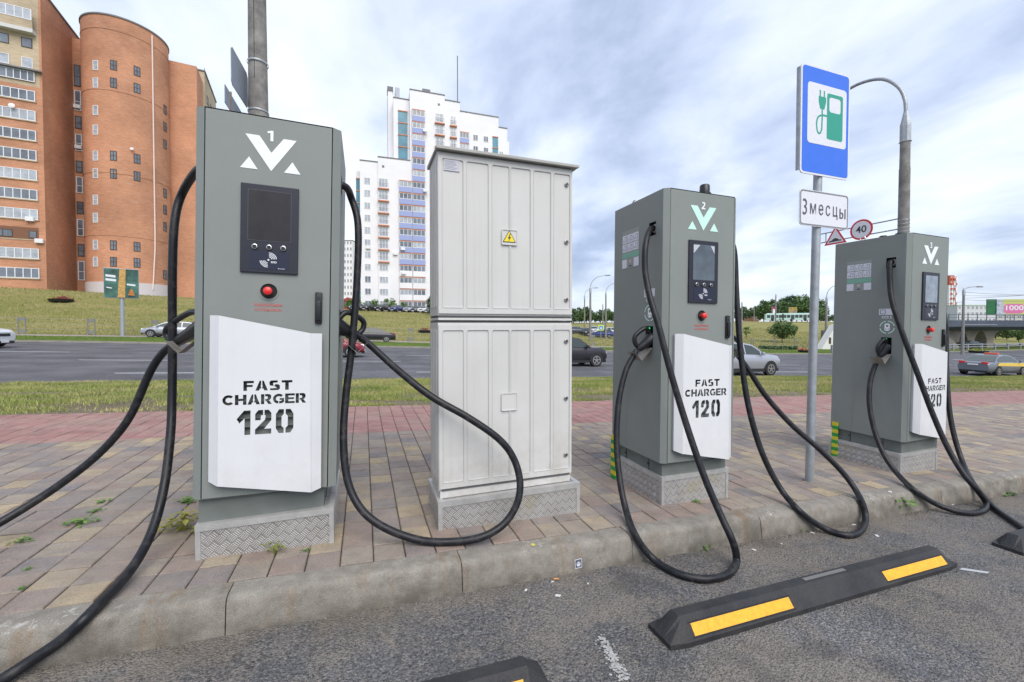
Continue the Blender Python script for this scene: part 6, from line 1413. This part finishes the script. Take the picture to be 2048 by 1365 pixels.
# litter and loose grit
def chip(name, px, py, sx, sy, ang, m, label, cat, off=-.15, th=.002):
    p = on_pav(px, py, off+.002); sx *= 1.3; sy *= 1.3; o = MB().prism([(-sx, -sy*.8), (sx*.7, -sy), (sx, sy*.6), (-sx*.6, sy)], 0, th, plane='xy').obj(name, m); o.location = p; o.rotation_euler = (0, .04, ang); tag(o, label, cat); return o
pap = mat('paper', (.62, .62, .60), .7)
MB_ = MB().cyl((0, 0, 0), .0042, .0042, .028, 8, 0, 'x').obj('cigarette_butt', mat('filter_orange', (.60, .28, .08), .8)); MB_.location = on_pav(1107, 1158, -.144); MB_.rotation_euler = (0, .04, -.3); tag(MB_, 'orange cigarette butt on the asphalt by the kerb', 'cigarette butt')
for i, (px, py, sx, lab) in enumerate(((1105, 1164, .007, 'white scrap beside the cigarette butt'), (1176, 1168, .006, 'white pebble-like scrap right of the sticker'), (1116, 1192, .012, 'torn white scrap on the asphalt below the sticker'), (1052, 1181, .008, 'pale scrap on the asphalt left of the butt'), (1508, 1100, .010, 'white scrap near the loop of station 2'), (1494, 1076, .011, 'white scrap at the kerb foot right of station 2'), (1563, 1088, .006, 'small white dot of litter under the long loop'), (1708, 1050, .012, 'white scrap inside the long cable loop'), (1754, 1072, .013, 'white scrap right of the long cable loop'), (1625, 1066, .010, 'white scrap left of the long cable loop'), (1780, 984, .016, 'white paper lying on the kerb before station 3'), (1925, 1003, .012, 'white scrap inside the loop of station 3'), (1905, 1010, .010, 'pale scrap under the loop of station 3'), (1770, 1025, .010, 'pale scrap at the kerb foot by the grassy weed'))):
    chip('paper_scrap', px, py, sx, sx*.6, i*1.3, pap, lab, 'litter', off=(0 if px == 1780 else -.15))
chip('plastic_strip', 1948, 1142, .062, .010, -.55, mat('clear_plastic', (.42, .43, .46), .25), 'crumpled clear plastic strip beside the tip of the wheel stop', 'litter')
o = MB().cyl((0, 0, 0), .013, .013, .0015, 16).obj('yellow_dot', mat('yellow_sticker', (.55, .50, .12), .6)); o.location = on_pav(1066, 1090, .001); tag(o, 'round yellow dot stuck on the kerb top', 'sticker')
# little black-and-white face sticker on the kerb face
sk = thing('sticker', 'small black and white picture sticker on the kerb face', 'sticker', (1.11, 2.0215, pz(1.11)-.103))
me = MB().box((-.022, 0, -.024), (.022, .001, .024)).obj('paper', mat('sticker_white', (.60, .62, .70), .5), sk); 
for nm, lps, m, y in (('picture', [rrect(-.019, -.020, .019, .021, .002)], mat('sticker_dark', (.09, .10, .14), .5), -.0006), ('picture', [circ(0, -.002, .0125, 18)], mat('sticker_white', (0, 0, 0)), -.0012), ('picture', [circ(-.005, .003, .0028, 10)], M_signk, -.0018), ('picture', [circ(.005, .003, .0028, 10)], M_signk, -.0018)):
    q = fill(lps, T(0, y, 0) @ FRONT, .0002); q.materials.append(m); link(nm, q, sk)
sk.rotation_euler = (rad(-7), 0, .06)
# grit on the asphalt
gb = MB(); R = random.Random(9)
for i in range(5200):
    s = R.uniform(-2.2, 8); t = 2.0-abs(R.gauss(0, .55)) if R.random() < .7 else R.uniform(.6, 2.0)
    if not visible(s, t) or t < .5: continue
    r_ = abs(R.gauss(0, .0022))+.0012; a = R.uniform(0, 6); z = pz(s)-.15
    gb.add([(s+r_*cos(a), t+r_*sin(a), z), (s+r_*cos(a+2.1), t+r_*sin(a+2.1), z), (s+r_*cos(a+4.2), t+r_*sin(a+4.2), z), (s, t, z+r_*1.1)], [(0, 1, 3), (1, 2, 3), (2, 0, 3)])
for i in range(5200):
    s = R.uniform(-2.2, 9); t = 2.012-abs(R.gauss(0, .022)); r_ = abs(R.gauss(0, .0026))+.0012; a = R.uniform(0, 6); z = pz(s)-.15
    if not visible(s, t) or math.sin(s*3.1)+math.sin(s*7.7+1)+R.gauss(0, .5) < -.4: continue
    gb.add([(s+r_*cos(a), t+r_*sin(a), z), (s+r_*cos(a+2.1), t+r_*sin(a+2.1), z), (s+r_*cos(a+4.2), t+r_*sin(a+4.2), z), (s, t, z+r_*1.4)], [(0, 1, 3), (1, 2, 3), (2, 0, 3)])
for i in range(1500):
    s = R.uniform(-2.2, 7); t = R.uniform(.6, 2.0); r_ = R.uniform(.003, .0062); a = R.uniform(0, 6); z = pz(s)-.151
    if not visible(s, t) or math.sin(s*2.3+t*3)+R.gauss(0, .6) < .3: continue
    q = [(s+r_*R.uniform(.7, 1.1)*cos(a+j*1.26), t+r_*R.uniform(.7, 1.1)*sin(a+j*1.26), z) for j in range(5)]
    gb.add(q+[(s, t, z+r_*.9)], [(j, (j+1) % 5, 5) for j in range(5)])
tag(gb.obj('grit', mat('grit', (.20, .18, .16), .9, 0, .5, 60, coords='World')), 'loose grit scattered over the asphalt below the kerb', 'grit', kind='stuff')
# worn white parking line
wl = MB(); R = random.Random(3)
for i in range(260):
    k = R.random()**.8; p = on_pav(1200+52*k, 1272+95*k, -.15+.003); p.x += R.gauss(0, .014); p.y += R.gauss(0, .006); r_ = R.uniform(.003, .011)
    r_ *= .7; wl.add([(p.x+r_*cos(a), p.y+r_*sin(a)*.8, pz(p.x+r_*cos(a))-.15+.0025+.00001*i) for a in [2*pi*j/6+R.random()*.5 for j in range(6)]], [tuple(range(6))])
wl.obj('bay_marking', mat('worn_paint', (.42, .42, .41), .8, 0, .3, 40, coords='World'))['kind'] = 'structure'
